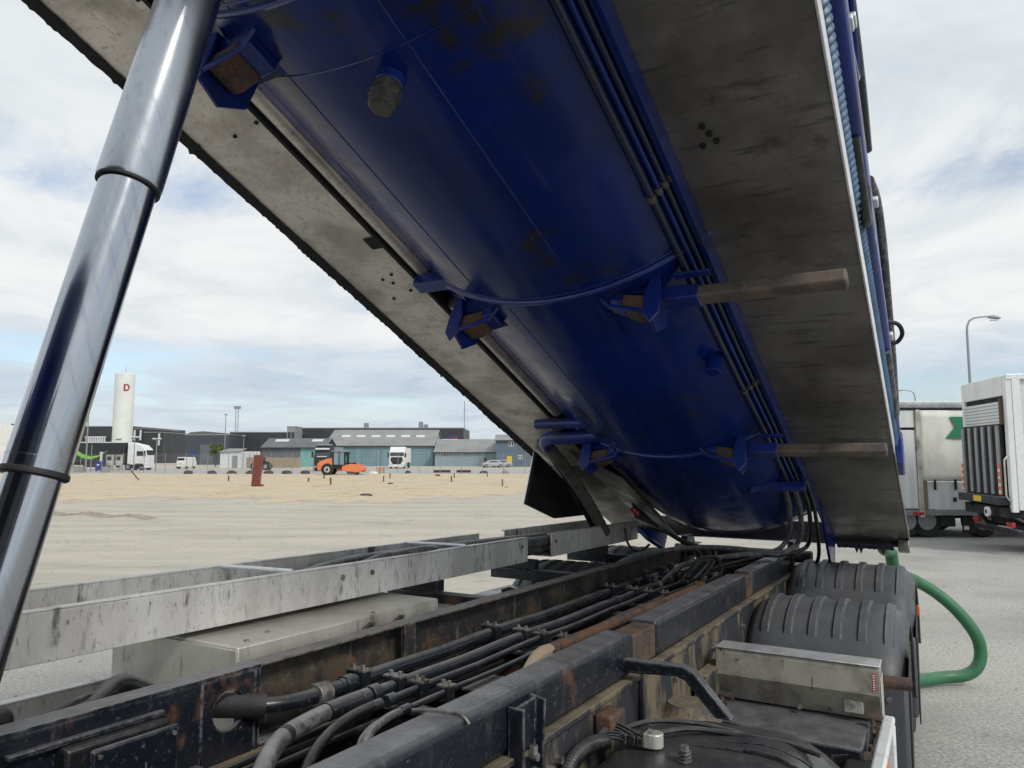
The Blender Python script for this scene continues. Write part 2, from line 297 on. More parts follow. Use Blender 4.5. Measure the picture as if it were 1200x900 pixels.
# ------------------------------------------------------------------ ground
def ground_material():
    m = bpy.data.materials.new('asphalt'); m.use_nodes = True; t = m.node_tree; bs = t.nodes['Principled BSDF']; MATS['asphalt'] = m
    tcn = t.nodes.new('ShaderNodeTexCoord'); sp = t.nodes.new('ShaderNodeSeparateXYZ'); t.links.new(tcn.outputs['Object'], sp.inputs[0])
    def noise(s, d, ro=.6, sc_=None):
        n = t.nodes.new('ShaderNodeTexNoise'); n.inputs['Scale'].default_value = s; n.inputs['Detail'].default_value = d; n.inputs['Roughness'].default_value = ro
        if sc_:
            mpn = t.nodes.new('ShaderNodeMapping'); mpn.inputs['Scale'].default_value = sc_; t.links.new(tcn.outputs['Object'], mpn.inputs[0]); t.links.new(mpn.outputs[0], n.inputs[0])
        else: t.links.new(tcn.outputs['Object'], n.inputs[0])
        return n.outputs[0]
    def mix(f, a, b):
        n = t.nodes.new('ShaderNodeMix'); n.data_type = 'RGBA'; t.links.new(f, n.inputs[0])
        for k, c in ((6, a), (7, b)):
            if isinstance(c, tuple): n.inputs[k].default_value = (*c, 1)
            else: t.links.new(c, n.inputs[k])
        return n.outputs[2]
    grain = noise(34, 4, .8); fineg = noise(140, 2, .7); big = noise(.16, 6); streak = noise(.5, 7, .68, (.34, 1.9, 1))
    asp = mix(ramp(t, grain, [(.38, 0.), (.66, 1.)]), (.15, .147, .14), (.58, .57, .535))
    asp = mix(ramp(t, fineg, [(.40, 0.), (.70, .8)]), asp, (.55, .54, .505))
    asp = mix(ramp(t, noise(.5, 7), [(.4, 0.), (.7, .6)]), asp, (.21, .207, .2))
    asp = mix(ramp(t, noise(2.2, 8, .7), [(.60, 0.), (.72, .6)]), asp, (.12, .118, .112))
    dst = mix(ramp(t, streak, [(.35, 0.), (.7, 1.)]), (.53, .485, .405), (.42, .385, .32))
    dst = mix(ramp(t, noise(.9, 8, .65, (.3, 1.6, 1)), [(.55, 0.), (.7, .7)]), dst, (.48, .42, .32))
    dst = mix(ramp(t, grain, [(.4, 0.), (.7, .45)]), dst, (.22, .20, .17))
    dst = mix(ramp(t, noise(.8, 8, .75, (.4, 1.0, 1)), [(.50, 0.), (.68, .5)]), dst, (.25, .23, .19))
    dst = mix(ramp(t, noise(1.4, 7, .7, (.5, .9, 1)), [(.60, 0.), (.70, .7)]), dst, (.20, .185, .155))
    dst = mix(ramp(t, noise(1.2, 6, .7, (.22, .9, 1)), [(.56, 0.), (.70, .7)]), dst, (.54, .51, .44))
    # sand blown from the building plot over the yard: more towards the plot, none by the lorries
    v_ = mth('ADD', sp.outputs[1], mth('MULTIPLY', mth('SUBTRACT', big, .5, tree=t), 16., tree=t), tree=t)
    u_ = mth('ADD', sp.outputs[0], mth('MULTIPLY', mth('SUBTRACT', streak, .5, tree=t), 6., tree=t), tree=t)
    fv = t.nodes.new('ShaderNodeMapRange'); fv.interpolation_type = 'SMOOTHSTEP'; t.links.new(v_, fv.inputs[0]); fv.inputs[1].default_value = 3.; fv.inputs[2].default_value = 17.
    fu = t.nodes.new('ShaderNodeMapRange'); fu.interpolation_type = 'SMOOTHSTEP'; t.links.new(u_, fu.inputs[0]); fu.inputs[1].default_value = 3.; fu.inputs[2].default_value = 9.
    fac = mth('MULTIPLY', fv.outputs[0], mth('SUBTRACT', 1.0, fu.outputs[0], tree=t), tree=t)
    t.links.new(mix(fac, asp, dst), bs.inputs['Base Color']); bs.inputs['Roughness'].default_value = .85
    b = t.nodes.new('ShaderNodeBump'); b.inputs['Strength'].default_value = .6; b.inputs['Distance'].default_value = .01
    t.links.new(grain, b.inputs['Height']); t.links.new(b.outputs[0], bs.inputs['Normal'])
ground_material()
mat('ridge_earth', (0.27, 0.225, 0.165), 0.9, blotch=(3, (0.40, 0.35, 0.27), .4, .65), fine=(14, (0.16, 0.135, 0.10), .5, .7))
mat('sand', (0.53, 0.42, 0.275), 0.9, blotch=(.35, (0.48, 0.43, 0.335), .42, .6), spots=(.8, (0.32, 0.22, 0.125), .53, .66), fine=(3, (0.62, 0.50, 0.33), .45, .7), coord=(.35, 1.7, 1), bump=.5, bscale=6)
mat('road_concrete', (0.38, 0.385, 0.375), 0.85, blotch=(.3, (0.32, 0.325, 0.32), .4, .7), coord=(.4, 1.5, 1))
g = MB(); g.box(-2500, 2500, -300, 3000, -0.3, 0)
o = g.build('ground', 'asphalt', smooth=False); o.rotation_euler = (0, 0, AZ); tag(o, kind='structure')
g = MB()
def sand_fn(i, j):
    u = -75+150*i
    near = 39+4*math.sin(u*.11)+2.5*math.sin(u*.37+1)+1.2*math.sin(u*1.3)+1.6*math.sin(u*2.9+2)*math.sin(u*.7)+.9*math.sin(u*5.1)
    if u > 5: near += (u-5)*1.1
    v = near+(89.5-near)*j
    e = min(j, 1-j)*8
    hgt = 0.006+min(1, e)*(0.05+0.10*max(0, math.sin(u*.21+v*.13))*max(0, math.sin(v*.31))+0.05*math.sin(u*.9+v*.5)**2+random.random()*.03)
    return (u, v, hgt)
g.grid(sand_fn, 420, 60)
o = g.build('sand_plot', 'sand', angle=180); o.rotation_euler = (0, 0, AZ); tag(o, kind='structure')
g = MB(); rs_ = random.Random(21)
for k in range(2600):                                   # loose stones on the yard
    v_ = 5+36*rs_.random()**1.3; u_ = rs_.uniform(-.75, .9)*v_; r = rs_.uniform(.006, .02)*(1+v_/30)
    if -3.2 < L(u_, v_).x < 0.0 and L(u_, v_).y < 8: continue
    a0 = rs_.random()*6; bot = [(u_+r*math.cos(a0+q*1.57)*rs_.uniform(.7, 1.3), v_+r*math.sin(a0+q*1.57)*rs_.uniform(.7, 1.3), -.002) for q in range(4)]
    ids = [g.p(q) for q in bot]; t0 = g.p((u_+r*.2, v_, r*rs_.uniform(.5, .9)))
    for q in range(4): g.F.append([ids[q], ids[(q+1) % 4], t0])
o = g.build('loose_stones', 'concrete_block', smooth=False); o.rotation_euler = (0, 0, AZ); tag(o, 'loose grey stones scattered over the yard', 'stones', kind='stuff')
g = MB(); px_ = [45+3.2*k for k in range(44)]
def ridge(i, j):
    k = i*(len(px_)-1); px = 45+3.2*k; v_ = 27.5+.5*math.sin(k*.4)-2.2*i; e = math.sin(math.pi*i)**.5 if 0 < i < 1 else 0
    hh = (.025+.03*abs(math.sin(k*.9))+.02*math.sin(k*2.3))*e*math.sin(math.pi*j)
    return (bu(px, v_), v_+(j-.5)*.9, .004+max(0, hh))
g.grid(ridge, 120, 8); o = g.build('dirt_ridge', 'ridge_earth', angle=70); o.rotation_euler = (0, 0, AZ); tag(o, 'low dark ridge of dirt on the pale yard beside the chrome cylinder', 'dirt', kind='stuff')
g = MB(); g.box(-140, 60, 90.5, 118, -.05, .012); o = g.build('service_road', 'road_concrete', smooth=False); o.rotation_euler = (0, 0, AZ); tag(o, kind='structure')

# ------------------------------------------------------------------ the tipping tank truck
CX = -1.49
truck = root('tank_truck', (CX, 4.0, 0), 'blue tank truck with its tank tipped up over a dark chassis', 'truck', world=True)
K = lambda: MB(KP)
T_ = lambda: MB(TP)

# --- right frame rail: subframe in three lengths on the main rail
RO, RI = -1.085, -1.215
def c_rail(name, m, x_web, x_lip, y0, y1, z0, z1, t=.012):
    """C section: web on x_web, flanges running to x_lip"""
    d = t if x_lip > x_web else -t
    b = K(); prof = [(x_web, z0), (x_lip, z0), (x_lip, z0+t), (x_web+d, z0+t), (x_web+d, z1-t), (x_lip, z1-t), (x_lip, z1), (x_web, z1)]
    ys = [y0+(y1-y0)*k/6 for k in range(7)]
    rings = [[b.p((x, y, z)) for x, z in prof] for y in ys]
    for k in range(6):
        for j in range(8): b.F.append([rings[k][j], rings[k][(j+1) % 8], rings[k+1][(j+1) % 8], rings[k+1][j]])
    b.F.append(rings[0][::-1]); b.F.append(rings[-1])
    return b.build(name, m, truck, bevel=.006, smooth=True)
b = K(); b.box(RI, RO, .2, 2.86, 1.235, 1.39); b.build('subframe_rail', 'frame_paint', truck, bevel=.022, seg=4)
b = K(); b.box(RI+.012, RO-.014, 2.84, 3.16, 1.235, 1.372); b.build('joint_plate', 'rust_steel', truck, bevel=.01)
b = K(); b.box(RI, RO-.003, 3.14, 4.85, 1.235, 1.388); b.build('subframe_rail', 'frame_paint', truck, bevel=.022, seg=4)
b = K(); b.box(RI+.012, RO-.012, 4.83, 5.05, 1.235, 1.375); b.build('joint_plate', 'rust_steel', truck, bevel=.01)
b = K(); b.box(RI, RO-.006, 5.03, 6.9, 1.235, 1.386); b.build('subframe_rail', 'frame_paint', truck, bevel=.022, seg=4)
c_rail('frame_rail', 'frame_dirt', RO+.012, RI+.03, .2, 6.9, .93, 1.228)
b = K(); b.box(RO-.01, RO+.026, .2, 6.9, 1.212, 1.231); b.build('rail_ledge', 'frame_dirt', truck, bevel=.004)
for y in [1.55, 1.62, 2.08, 2.14, 2.6, 3.3, 3.37, 3.95, 4.02, 4.6]:
    b = K(); b.tube([(RO+.01, y, 1.13+.02*math.sin(y*9)), (RO+.034, y, 1.13+.02*math.sin(y*9))], .013, 6); b.build('rivet', 'zinc', truck)
# weld line over the rail and chain-like tie at 480,810
b = K(); b.tube([(RI-.02, 1.62, 1.394), (RI+.03, 1.635, 1.398), (RO-.02, 1.65, 1.395), (RO+.006, 1.655, 1.375)], .0045, 6, sub=5); b.build('cable_tie', 'zinc', truck)
# --- left frame rail
LI, LO = -1.945, -2.02
def web_hole():
    """front length of the left rail with a round hole in its web"""
    b = K(); yc, zc, r, n = 1.625, 1.275, .058, 24
    ring = []
    for k in range(n):
        a = 2*math.pi*k/n; ring.append((yc+r*1.05*math.cos(a), zc+r*math.sin(a)))
    y0, y1, z0, z1 = yc-.1, yc+.1, 1.12, 1.378
    outer = []
    for k in range(n):
        a = 2*math.pi*k/n; cy, cz = math.cos(a), math.sin(a)
        s = min((y1-yc)/abs(cy) if abs(cy) > 1e-6 else 9, ((z1-zc) if cz > 0 else (zc-z0))/abs(cz) if abs(cz) > 1e-6 else 9)
        outer.append((yc+s*cy, zc+s*cz))
    for xx, sgn in ((LI, 1), (LI-.014, -1)):
        A = [b.p((xx, y, z)) for y, z in ring]; B = [b.p((xx, y, z)) for y, z in outer]
        for k in range(n):
            f = [A[k], A[(k+1) % n], B[(k+1) % n], B[k]]; b.F.append(f if sgn > 0 else f[::-1])
        if sgn > 0: A0 = A
        else:
            for k in range(n): b.F.append([A0[k], A[k], A[(k+1) % n], A0[(k+1) % n]])
    b.box(LI-.014, LI, .2, y0, z0, z1); b.box(LI-.014, LI, y1, 1.745, z0, z1)
    b.box(LO, LI+.002, .2, 1.75, z1, z1+.012)
    return b.build('frame_rail', 'frame_paint', truck)
web_hole()
c_rail('frame_rail', 'frame_rust', LO, LI+.002, 1.75, 6.9, 1.13, 1.39)
b = K(); b.box(LI-.02, LI+.07, .2, 6.5, 1.118, 1.127); b.build('rail_flange', 'frame_dirt', truck)
c_rail('frame_rail', 'frame_rust', LO-.005, LI-.0, .2, 6.9, .86, 1.115)
b = K(); b.box(LI-.012, LI+.006, 2.49, 2.56, 1.15, 1.385); b.build('web_stiffener', 'frame_rust', truck)
# cover box on the inner side of the left rail
b = K(); b.box(LI, LI+.05, 1.10, 1.385, 1.09, 1.325); b.build('cover_box', 'black_plastic', truck, bevel=.008)
b = K(); b.box(LI+.05, LI+.066, 1.155, 1.405, 1.09, 1.31); cvr = b.build('cover_plate', 'frame_paint', truck, bevel=.008)
for y, z in ((1.175, 1.29), (1.385, 1.29)):
    q = K(); q.tube([(LI+.064, y, z), (LI+.072, y, z)], .007, 6); q.build('screw', 'zinc', cvr)
b = K(); b.box(LI, LI+.022, .98, 1.39, 1.327, 1.342); b.build('rail_flange', 'frame_paint', truck, bevel=.004)
b = K(); b.tube([(LI+.055, 1.16, 1.24), (LI+.07, 1.12, 1.2), (LI+.06, 1.02, 1.14)], .016, 10, sub=5); b.build('cable', 'hose_black', truck)
# --- cross members and dark floor between the rails
for y in (1.0, 2.15, 3.05, 4.4, 5.7):
    b = K(); b.box(LI+.002, RI-.002, y, y+.09, .98, 1.15); b.box(LI+.002, RI-.002, y-.02, y+.11, .965, .98)
    b.build('cross_member', 'frame_rust', truck, bevel=.006)
b = K(); b.box(LI+.1, RI-.1, .6, 6.6, .80, .83); b.build('drive_shaft_guard', 'dark_gap', truck)
b = K(); b.tube([(-1.58, .6, .93), (-1.58, 6.4, .88)], .055, 14); b.build('drive_shaft', 'frame_rust', truck)
# --- long hydraulic pipes on clamps
pipes = [(-1.86, 1.262, .029, 2.02, 6.2), (-1.705, 1.262, .024, 2.0, 5.9), (-1.615, 1.265, .0125, 2.0, 5.8), (-1.515, 1.262, .010, 1.98, 5.8)]
for x, z, r, y0, y1 in pipes:
    n = 14; b = K()
    b.tube([(x+.004*math.sin(k*1.3), y0+(y1-y0)*k/n, z+.003*math.sin(k*2.1)) for k in range(n+1)], r, 12, sub=2); b.build('hydraulic_pipe', 'pipe_paint', truck)
b = K(); b.tube([(-1.345, 2.62, 1.335), (-1.34, 3.2, 1.33), (-1.335, 3.9, 1.325), (-1.33, 4.7, 1.32)], .023, 12, sub=3); b.build('rusty_pipe', 'rust_steel', truck)
b = K(); b.tube([(-1.34, 2.62, 1.335), (-1.33, 2.5, 1.335), (-1.30, 2.36, 1.325), (-1.26, 2.2, 1.30)], [.026, .03, .026, .02, .014], 10, sub=2); b.build('pipe_sleeve', 'timber', truck)
for yc in (2.12, 3.04, 4.48, 5.5):
    for i, (x, z, r, y0, y1) in enumerate(pipes):
        b = K(); hw = r+.012; y = yc+.02*i
        b.box(x-hw, x+hw, y-.022, y+.022, z-r-.02, z+r+.008); c = b.build('pipe_clamp', 'pipe_paint', truck, bevel=.004)
        q = K(); q.box(x-hw-.004, x+hw+.004, y-.024, y+.024, z+r+.009, z+r+.015)
        for dx in (-hw*.55, hw*.55): q.tube([(x+dx, y, z+r+.015), (x+dx, y, z+r+.028)], .008, 6)
        q.build('clamp_plate', 'zinc', c)
    b = K(); b.box(-1.93, RI, yc-.02, yc+.045, 1.19, 1.205); b.box(-1.93, RI, yc+.045, yc+.052, 1.13, 1.205); b.build('pipe_bracket', 'frame_rust', truck, bevel=.003)
for yc, x0 in ((2.62, -1.37), (3.92, -1.37), (4.68, -1.37)):
    b = K(); b.box(x0, x0+.06, yc-.035, yc+.035, 1.27, 1.345); b.build('pipe_support', 'rust_steel', truck, bevel=.005)
b = K(); b.box(-1.60, -1.30, 2.4, 2.62, 1.20, 1.21); b.build('pipe_bracket', 'frame_rust', truck, bevel=.003)
# collars on the pipes
for x, z, r, y in ((-1.86, 1.262, .036, 2.06), (-1.705, 1.262, .034, 2.02), (-1.705, 1.262, .031, 1.97), (-1.615, 1.265, .020, 2.0), (-1.615, 1.265, .018, 1.93), (-1.515, 1.262, .016, 1.95), (-1.86, 1.262, .034, 4.3), (-1.705, 1.262, .029, 4.2)):
    b = K(); b.tube([(x, y-.022, z), (x, y+.022, z)], r, 6 if r > .036 else 12); b.build('pipe_collar', 'pipe_paint', truck, bevel=.003)
# elbow pipe that leaves through the hole in the left rail
b = K(); b.tube([(-1.86, 2.03, 1.262), (-1.862, 1.93, 1.262), (-1.868, 1.86, 1.262), (-1.885, 1.79, 1.263), (-1.92, 1.73, 1.265), (-1.945, 1.70, 1.267)], .026, 14, sub=4); b.build('pipe_elbow', 'pipe_paint', truck)
b = K(); b.tube([(-1.862, 1.965, 1.262), (-1.862, 1.905, 1.262)], .039, 14); b.build('brass_coupling', 'zinc', truck, bevel=.004)
b = K(); b.tube([(-1.905, 1.735, 1.265), (-1.97, 1.665, 1.275), (-2.05, 1.59, 1.283)], .038, 14, sub=3); b.build('hose_sleeve', 'black_rubber', truck)
b = K(); b.tube([(-2.05, 1.59, 1.285), (-2.13, 1.52, 1.31), (-2.17, 1.46, 1.35), (-2.17, 1.40, 1.37), (-2.14, 1.33, 1.345), (-2.12, 1.24, 1.29)], .03, 12, sub=5); b.build('rubber_hose', 'hose_black', truck)
# thick hoses that leave the pipes towards the cab
b = K(); b.tube([(-1.705, 1.99, 1.262), (-1.71, 1.85, 1.262), (-1.70, 1.70, 1.258), (-1.655, 1.57, 1.262), (-1.57, 1.44, 1.262), (-1.48, 1.30, 1.21), (-1.42, 1.15, 1.1)], .0265, 16, sub=6); h = b.build('rubber_hose', 'hose_dusty', truck)
q = K(); q.tube([(-1.705, 1.99, 1.262), (-1.71, 1.9, 1.262), (-1.706, 1.8, 1.262)], .0295, 14, sub=2); q.build('hose_ferrule', 'pipe_paint', h)
q = K(); q.tube([(-1.668, 1.60, 1.261), (-1.655, 1.575, 1.262)], .028, 16); q.build('hose_band', 'black_rubber', h)
b = K(); b.tube([(-1.615, 1.95, 1.265), (-1.62, 1.84, 1.262), (-1.615, 1.72, 1.24), (-1.58, 1.6, 1.2), (-1.52, 1.5, 1.13)], .016, 12, sub=5); b.build('rubber_hose', 'hose_black', truck)
b = K(); b.tube([(-1.515, 1.96, 1.262), (-1.515, 1.86, 1.26), (-1.50, 1.76, 1.24), (-1.465, 1.69, 1.19), (-1.44, 1.66, 1.1)], .0125, 10, sub=5); b.build('thin_hose', 'hose_dusty', truck)
b = K(); b.tube([(-1.55, 1.93, 1.24), (-1.55, 1.84, 1.235), (-1.53, 1.76, 1.215), (-1.49, 1.71, 1.17), (-1.46, 1.69, 1.1)], .011, 10, sub=5); b.build('thin_hose', 'hose_dusty', truck)
for k, (x, z) in enumerate(((-1.80, 1.15), (-1.76, 1.145), (-1.85, 1.15))):
    b = K(); b.tube([(x, 1.0, z-.02), (x+.01, 1.6, z), (x-.01, 2.4, z-.01), (x+.02, 3.5, z)], .012, 8, sub=3); b.build('cable', 'hose_black', truck)
for k in range(5):
    b = K(); x = -1.30-.05*k; b.tube([(x, 1.1, 1.0+.01*k), (x-.03, 1.5, 1.08), (x-.01, 2.0, 1.09), (x+.03, 2.8, 1.08), (x, 4.2, 1.07)], .012+.004*(k % 2), 8, sub=4); b.build('cable', 'hose_black', truck)
b = K(); b.box(-1.62, -1.25, 1.45, 1.75, 1.085, 1.105); b.build('tray_plate', 'frame_paint', truck, bevel=.006)
b = K(); b.tube([(-1.42, 2.32, 1.19), (-1.28, 2.36, 1.19)], .05, 16); b.build('valve_body', 'frame_rust', truck, bevel=.006)
b = K(); b.tube([(-1.86, 1.45, 1.155), (-1.82, 1.38, 1.13), (-1.84, 1.3, 1.08)], .035, 12, sub=4); b.build('rubber_hose', 'hose_black', truck)
# --- hose trough on the left side (stainless channel, two lengths)
def trough(y0, y1, zo):
    b = K()
    for (x0, x1, z0, z1) in ((-2.352, -2.342, 0, .15), (-2.38, -2.342, .15, .157), (-2.72, -2.354, 0, .007)): b.box(x0, x1, y0, y1, zo+z0, zo+z1)
    t = b.build('hose_trough', 'tray_steel', truck, bevel=.003)
    q = K(); q.box(-2.725, -2.715, y0, y1, zo, zo+.155); q.box(-2.745, -2.715, y0, y1, zo+.155, zo+.163); q.build('trough_wall', 'tray_steel', t, bevel=.003)
    return t
t1 = trough(.75, 4.28, 1.437); t2 = trough(4.62, 6.3, 1.437)
for y in (2.2, 3.5):
    q = K(); q.tube([(-2.74, y, 1.598), (-2.55, y+.02, 1.60), (-2.35, y+.06, 1.598)], .009, 8); q.build('tie_bar', 'white_aluminium', t1)
for x, r, y0 in ((-2.42, .04, 2.7), (-2.52, .05, 2.9), (-2.62, .035, 2.5)):
    q = K(); q.tube([(x, y0, 1.50), (x+.01, y0+.3, 1.545), (x, y0+.8, 1.55), (x, 4.9, 1.53), (x, 6.0, 1.52)], r, 12, sub=5); q.build('stored_hose', 'hose_dusty', truck)
q = K(); q.tube([(-2.44, 2.72, 1.55), (-2.41, 2.9, 1.59), (-2.43, 3.05, 1.585), (-2.40, 3.2, 1.60), (-2.44, 3.4, 1.58)], .022, 10, sub=4); q.build('stored_hose', 'hose_dusty', truck)
for y in (2.55, 2.75, 4.2, 4.68, 6.15):
    q = K(); q.tube([(-2.342, y, 1.54), (-2.334, y, 1.54)], .012, 8); q.build('rivet', 'zinc', t1 if y < 4.4 else t2)
b = K(); b.tube([(-2.45, 4.22, 1.50), (-2.45, 4.68, 1.50)], .05, 14); b.tube([(-2.6, 4.22, 1.52), (-2.6, 4.68, 1.52)], .045, 14); b.build('stored_hose', 'hose_dusty', truck)
# --- steel cabinet below the trough
b = K(); b.box(-2.80, -2.10, 1.78, 2.95, .86, 1.415); cab = b.build('tool_cabinet', 'cabinet_steel', truck, bevel=.008)
q = K(); q.box(-2.79, -2.095, 1.772, 1.779, .9, 1.405); q.build('cabinet_door', 'cabinet_steel', cab, bevel=.003)
for x, y in ((-2.15, 1.86), (-2.2, 2.0), (-2.5, 1.86), (-2.12, 2.5)):
    q = K(); q.tube([(x, y, 1.414), (x, y, 1.420)], .009, 8); q.build('rivet', 'zinc', cab)
for y in (2.42, 2.62):
    q = K()
    for k in range(5):
        a = k*1.3; q.tube([(-2.095, y+.03*math.cos(a), 1.35+.02*math.sin(a)), (-2.085, y+.04*math.cos(a+1), 1.36+.025*math.sin(a+2)), (-2.09, y+.03*math.cos(a+2.4), 1.34)], .009, 6, sub=3)
    q.build('cabinet_latch', 'black_rubber', cab)
b = K(); b.box(-2.74, -2.70, .5, 1.72, 1.12, 1.235); b.box(-2.745, -2.695, .5, 1.72, 1.236, 1.244); b.build('side_guard', 'tray_steel', truck, bevel=.004)
b = K(); b.box(-2.3, -2.10, .78, 1.09, 1.2, 1.40); b.build('rubber_buffer', 'black_rubber', truck, bevel=.03, seg=3)
for k in range(4):
    b = K(); x = -2.12-.03*k; b.tube([(x, 1.0, 1.22), (x-.02, 1.15, 1.30-.01*k), (x, 1.3, 1.31+.01*k), (x-.02, 1.42, 1.335)], .014, 8, sub=4); b.build('cable', 'hose_black', truck)
# arms carrying the trough, beyond the cabinet
for y in (3.3, 4.4, 5.6):
    b = K(); b.box(-2.7, LO-.004, y, y+.07, 1.30, 1.37); b.box(-2.7, -2.36, y, y+.07, 1.37, 1.434); b.build('trough_arm', 'frame_paint', truck, bevel=.006)
b = K(); b.box(-2.74, LO-.03, 3.1, 4.72, 1.185, 1.205); b.build('mud_cover', 'black_plastic', truck, bevel=.01)
b = K(); b.hexa([(-2.45, 3.75, 1.22), (LO-.02, 3.75, 1.22), (LO-.02, 4.0, 1.15), (-2.45, 4.3, 1.15), (-2.45, 3.75, 1.26), (LO-.02, 3.75, 1.26), (LO-.02, 4.0, 1.19), (-2.45, 4.3, 1.19)]); b.build('mud_cover', 'frame_rust', truck, bevel=.01)
b = K(); b.box(-2.75, -2.1, 3.02, 3.6, 1.30, 1.318); b.build('cover_sheet', 'cabinet_steel', truck, bevel=.004)

# --- wheels and fenders
def fender(x0, x1, yc, mirror=False, up=0.0):
    zc, R = .60+up, .635
    outer = x1 if not mirror else x0
    b = K(); th = [R_(a) for a in range(-88, 93, 6)]
    def rad(x):                                        # rounded shoulder towards the outer edge, dished inner end
        d = abs(x-outer); e = min(abs(x-x0), abs(x-x1))
        return R-(.055*(1-min(1, d/.07))**2)-(.05*(1-min(1, e/.16))**2)
    xs = [x0+(x1-x0)*k/22 for k in range(23)]
    prof = [[(x, yc+rad(x)*math.sin(a), zc+rad(x)*math.cos(a)) for x in xs] for a in th]
    idx = [[b.p(q) for q in r] for r in prof]
    for i in range(len(th)-1):
        for j in range(22): b.F.append([idx[i][j], idx[i+1][j], idx[i+1][j+1], idx[i][j+1]])
    f = b.build('fender', 'fender_plastic', truck, angle=60, solid=.008)
    n = 6
    for k in range(n):                                 # raised ribs over the crown
        xc = x0+.10+(x1-x0-.19)*k/(n-1); hw = .028
        q = K(); A = [R_(a) for a in range(-40, 41, 5)]
        idx = []
        for i, a in enumerate(A):
            e = .0 if i in (0, len(A)-1) else .016
            idx.append([q.p((x, yc+(rad(x)+.004+d*e)*math.sin(a), zc+(rad(x)+.004+d*e)*math.cos(a))) for x, d in ((xc-hw, 0), (xc-hw+.009, 1), (xc+hw-.009, 1), (xc+hw, 0))])
        for i in range(len(A)-1):
            for j in range(3): q.F.append([idx[i][j], idx[i+1][j], idx[i+1][j+1], idx[i][j+1]])
        q.build('rib', 'fender_plastic', f, angle=25)
    # front apron below the crown on the outer side with bolts and a hanging flap
    xo0, xo1 = (x1-.17, x1+.005) if not mirror else (x0-.005, x0+.17)
    q = K(); q.hexa([(xo0, yc-.70, .42), (xo1, yc-.70, .42), (xo1, yc-.60, .42), (xo0, yc-.60, .42), (xo0, yc-.64, .93), (xo1, yc-.63, .93), (xo1, yc-.58, .93), (xo0, yc-.58, .93)])
    q.build('apron', 'fender_plastic', f, bevel=.02)
    for z in (.86, .62):
        q = K(); q.tube([((xo0+xo1)/2, yc-.675+.06*(z-.5), z), ((xo0+xo1)/2, yc-.69+.06*(z-.5), z)], .014, 8); q.build('bolt', 'zinc', f)
    xo = x1+.006 if not mirror else x0-.012
    q = K(); q.prism([(xo, yc-.60, .92), (xo, yc-.30, 1.10), (xo, yc-.46, .66), (xo, yc-.60, .36), (xo, yc-.66, .42)], (.008, 0, 0)); q.build('side_flap', 'black_rubber', f)
    return f
def wheel(x, yc):
    b = K(); prof = [(-.14, .40), (-.15, .47), (-.12, .505), (-.06, .515), (.06, .515), (.12, .505), (.15, .47), (.14, .40), (.14, .29), (-.14, .29)]
    n = 36; rings = []
    for k in range(n):
        a = 2*math.pi*k/n
        rings.append([b.p((x+px, yc+r*math.sin(a), .52+.022*(yc-1.3)*.9+r*math.cos(a))) for px, r in prof])
    for k in range(n):
        for j in range(10): b.F.append([rings[k][j], rings[(k+1) % n][j], rings[(k+1) % n][(j+1) % 10], rings[k][(j+1) % 10]])
    t = b.build('wheel', 'tyre', truck, angle=50)
    q = K(); z = .52+.022*(yc-1.3)*.9
    q.tube([(x-.12, yc, z), (x-.10, yc, z), (x+.02, yc, z), (x+.10, yc, z), (x+.12, yc, z)], [.285, .28, .16, .28, .285], 24); q.tube([(x-.16, yc, z), (x+.16, yc, z)], .11, 16)
    q.build('rim', 'grey_metal', t)
for yc in (5.1, 6.45):
    fender(-1.06, -.205, yc, False, .0 if yc < 6 else .09); fender(-2.78, -2.06, yc, True, .10)
    for x in (-.40, -.73, -2.25, -2.58): wheel(x, yc)
b = K(); b.tube([(-.30, 4.28, .985), (-.175, 4.30, .985)], .033, 14); b.build('lamp_bracket', 'rust_steel', truck)
for y in (6.3,):
    b = K(); b.box(-.20, -.18, y, y+.05, 1.0, 1.07); b.build('side_marker', 'orange_reflector', truck, bevel=.006)
# flanged arms over the left wheels
for y in (3.95, 5.75):
    b = K(); b.hexa([(-2.35, y, 1.24), (LO-.004, y, 1.18), (LO-.004, y+.10, 1.18), (-2.35, y+.10, 1.24), (-2.35, y, 1.31), (LO-.004, y, 1.25), (LO-.004, y+.10, 1.25), (-2.35, y+.10, 1.31)]); b.build('fender_arm', 'frame_paint', truck, bevel=.006)
# --- stainless box ahead of the near fender
b = K(); b.prism([(-1.0, 3.76, 1.15), (-1.0, 3.74, 1.05), (-1.0, 3.80, .93), (-1.0, 3.90, .93), (-1.0, 3.90, 1.168), (-1.0, 3.77, 1.168)], (.72, 0, 0)); sb = b.build('steel_box', 'box_steel', truck, smooth=False)
q = K(); q.box(-1.004, -.276, 3.755, 3.91, 1.170, 1.175); q.build('box_lid', 'edge_steel', sb, bevel=.002)
q = K(); q.box(-.279, -.274, 3.79, 3.89, .92, 1.12); q.build('number_plate', 'cabinet_steel', sb, bevel=.003)
q = K(); q.box(-.308, -.293, 3.738, 3.7395, 1.07, 1.145); q.build('red_label', 'red_paint', sb)
q = K()
for k in range(7): q.box(-.305, -.296, 3.7368, 3.7378, 1.075+.010*k, 1.080+.010*k)
q.build('label_print', 'white_paint', sb)
q = K(); q.box(-.43, -.35, 3.76, 3.785, .955, 1.03); q.build('hinge_plate', 'cabinet_steel', sb, bevel=.004)
for x in (-.97, -.31):
    q = K(); q.tube([(x-.02, 3.74, .955), (x+.05, 3.735, .95)], .016, 8); q.tube([(x, 3.74, .955), (x, 3.70, .90)], .012, 8); q.tube([(x+.02, 3.72, .93), (x+.02, 3.72, .88)], .02, 6)
    q.build('clamp_bolt', 'rust_steel', sb)
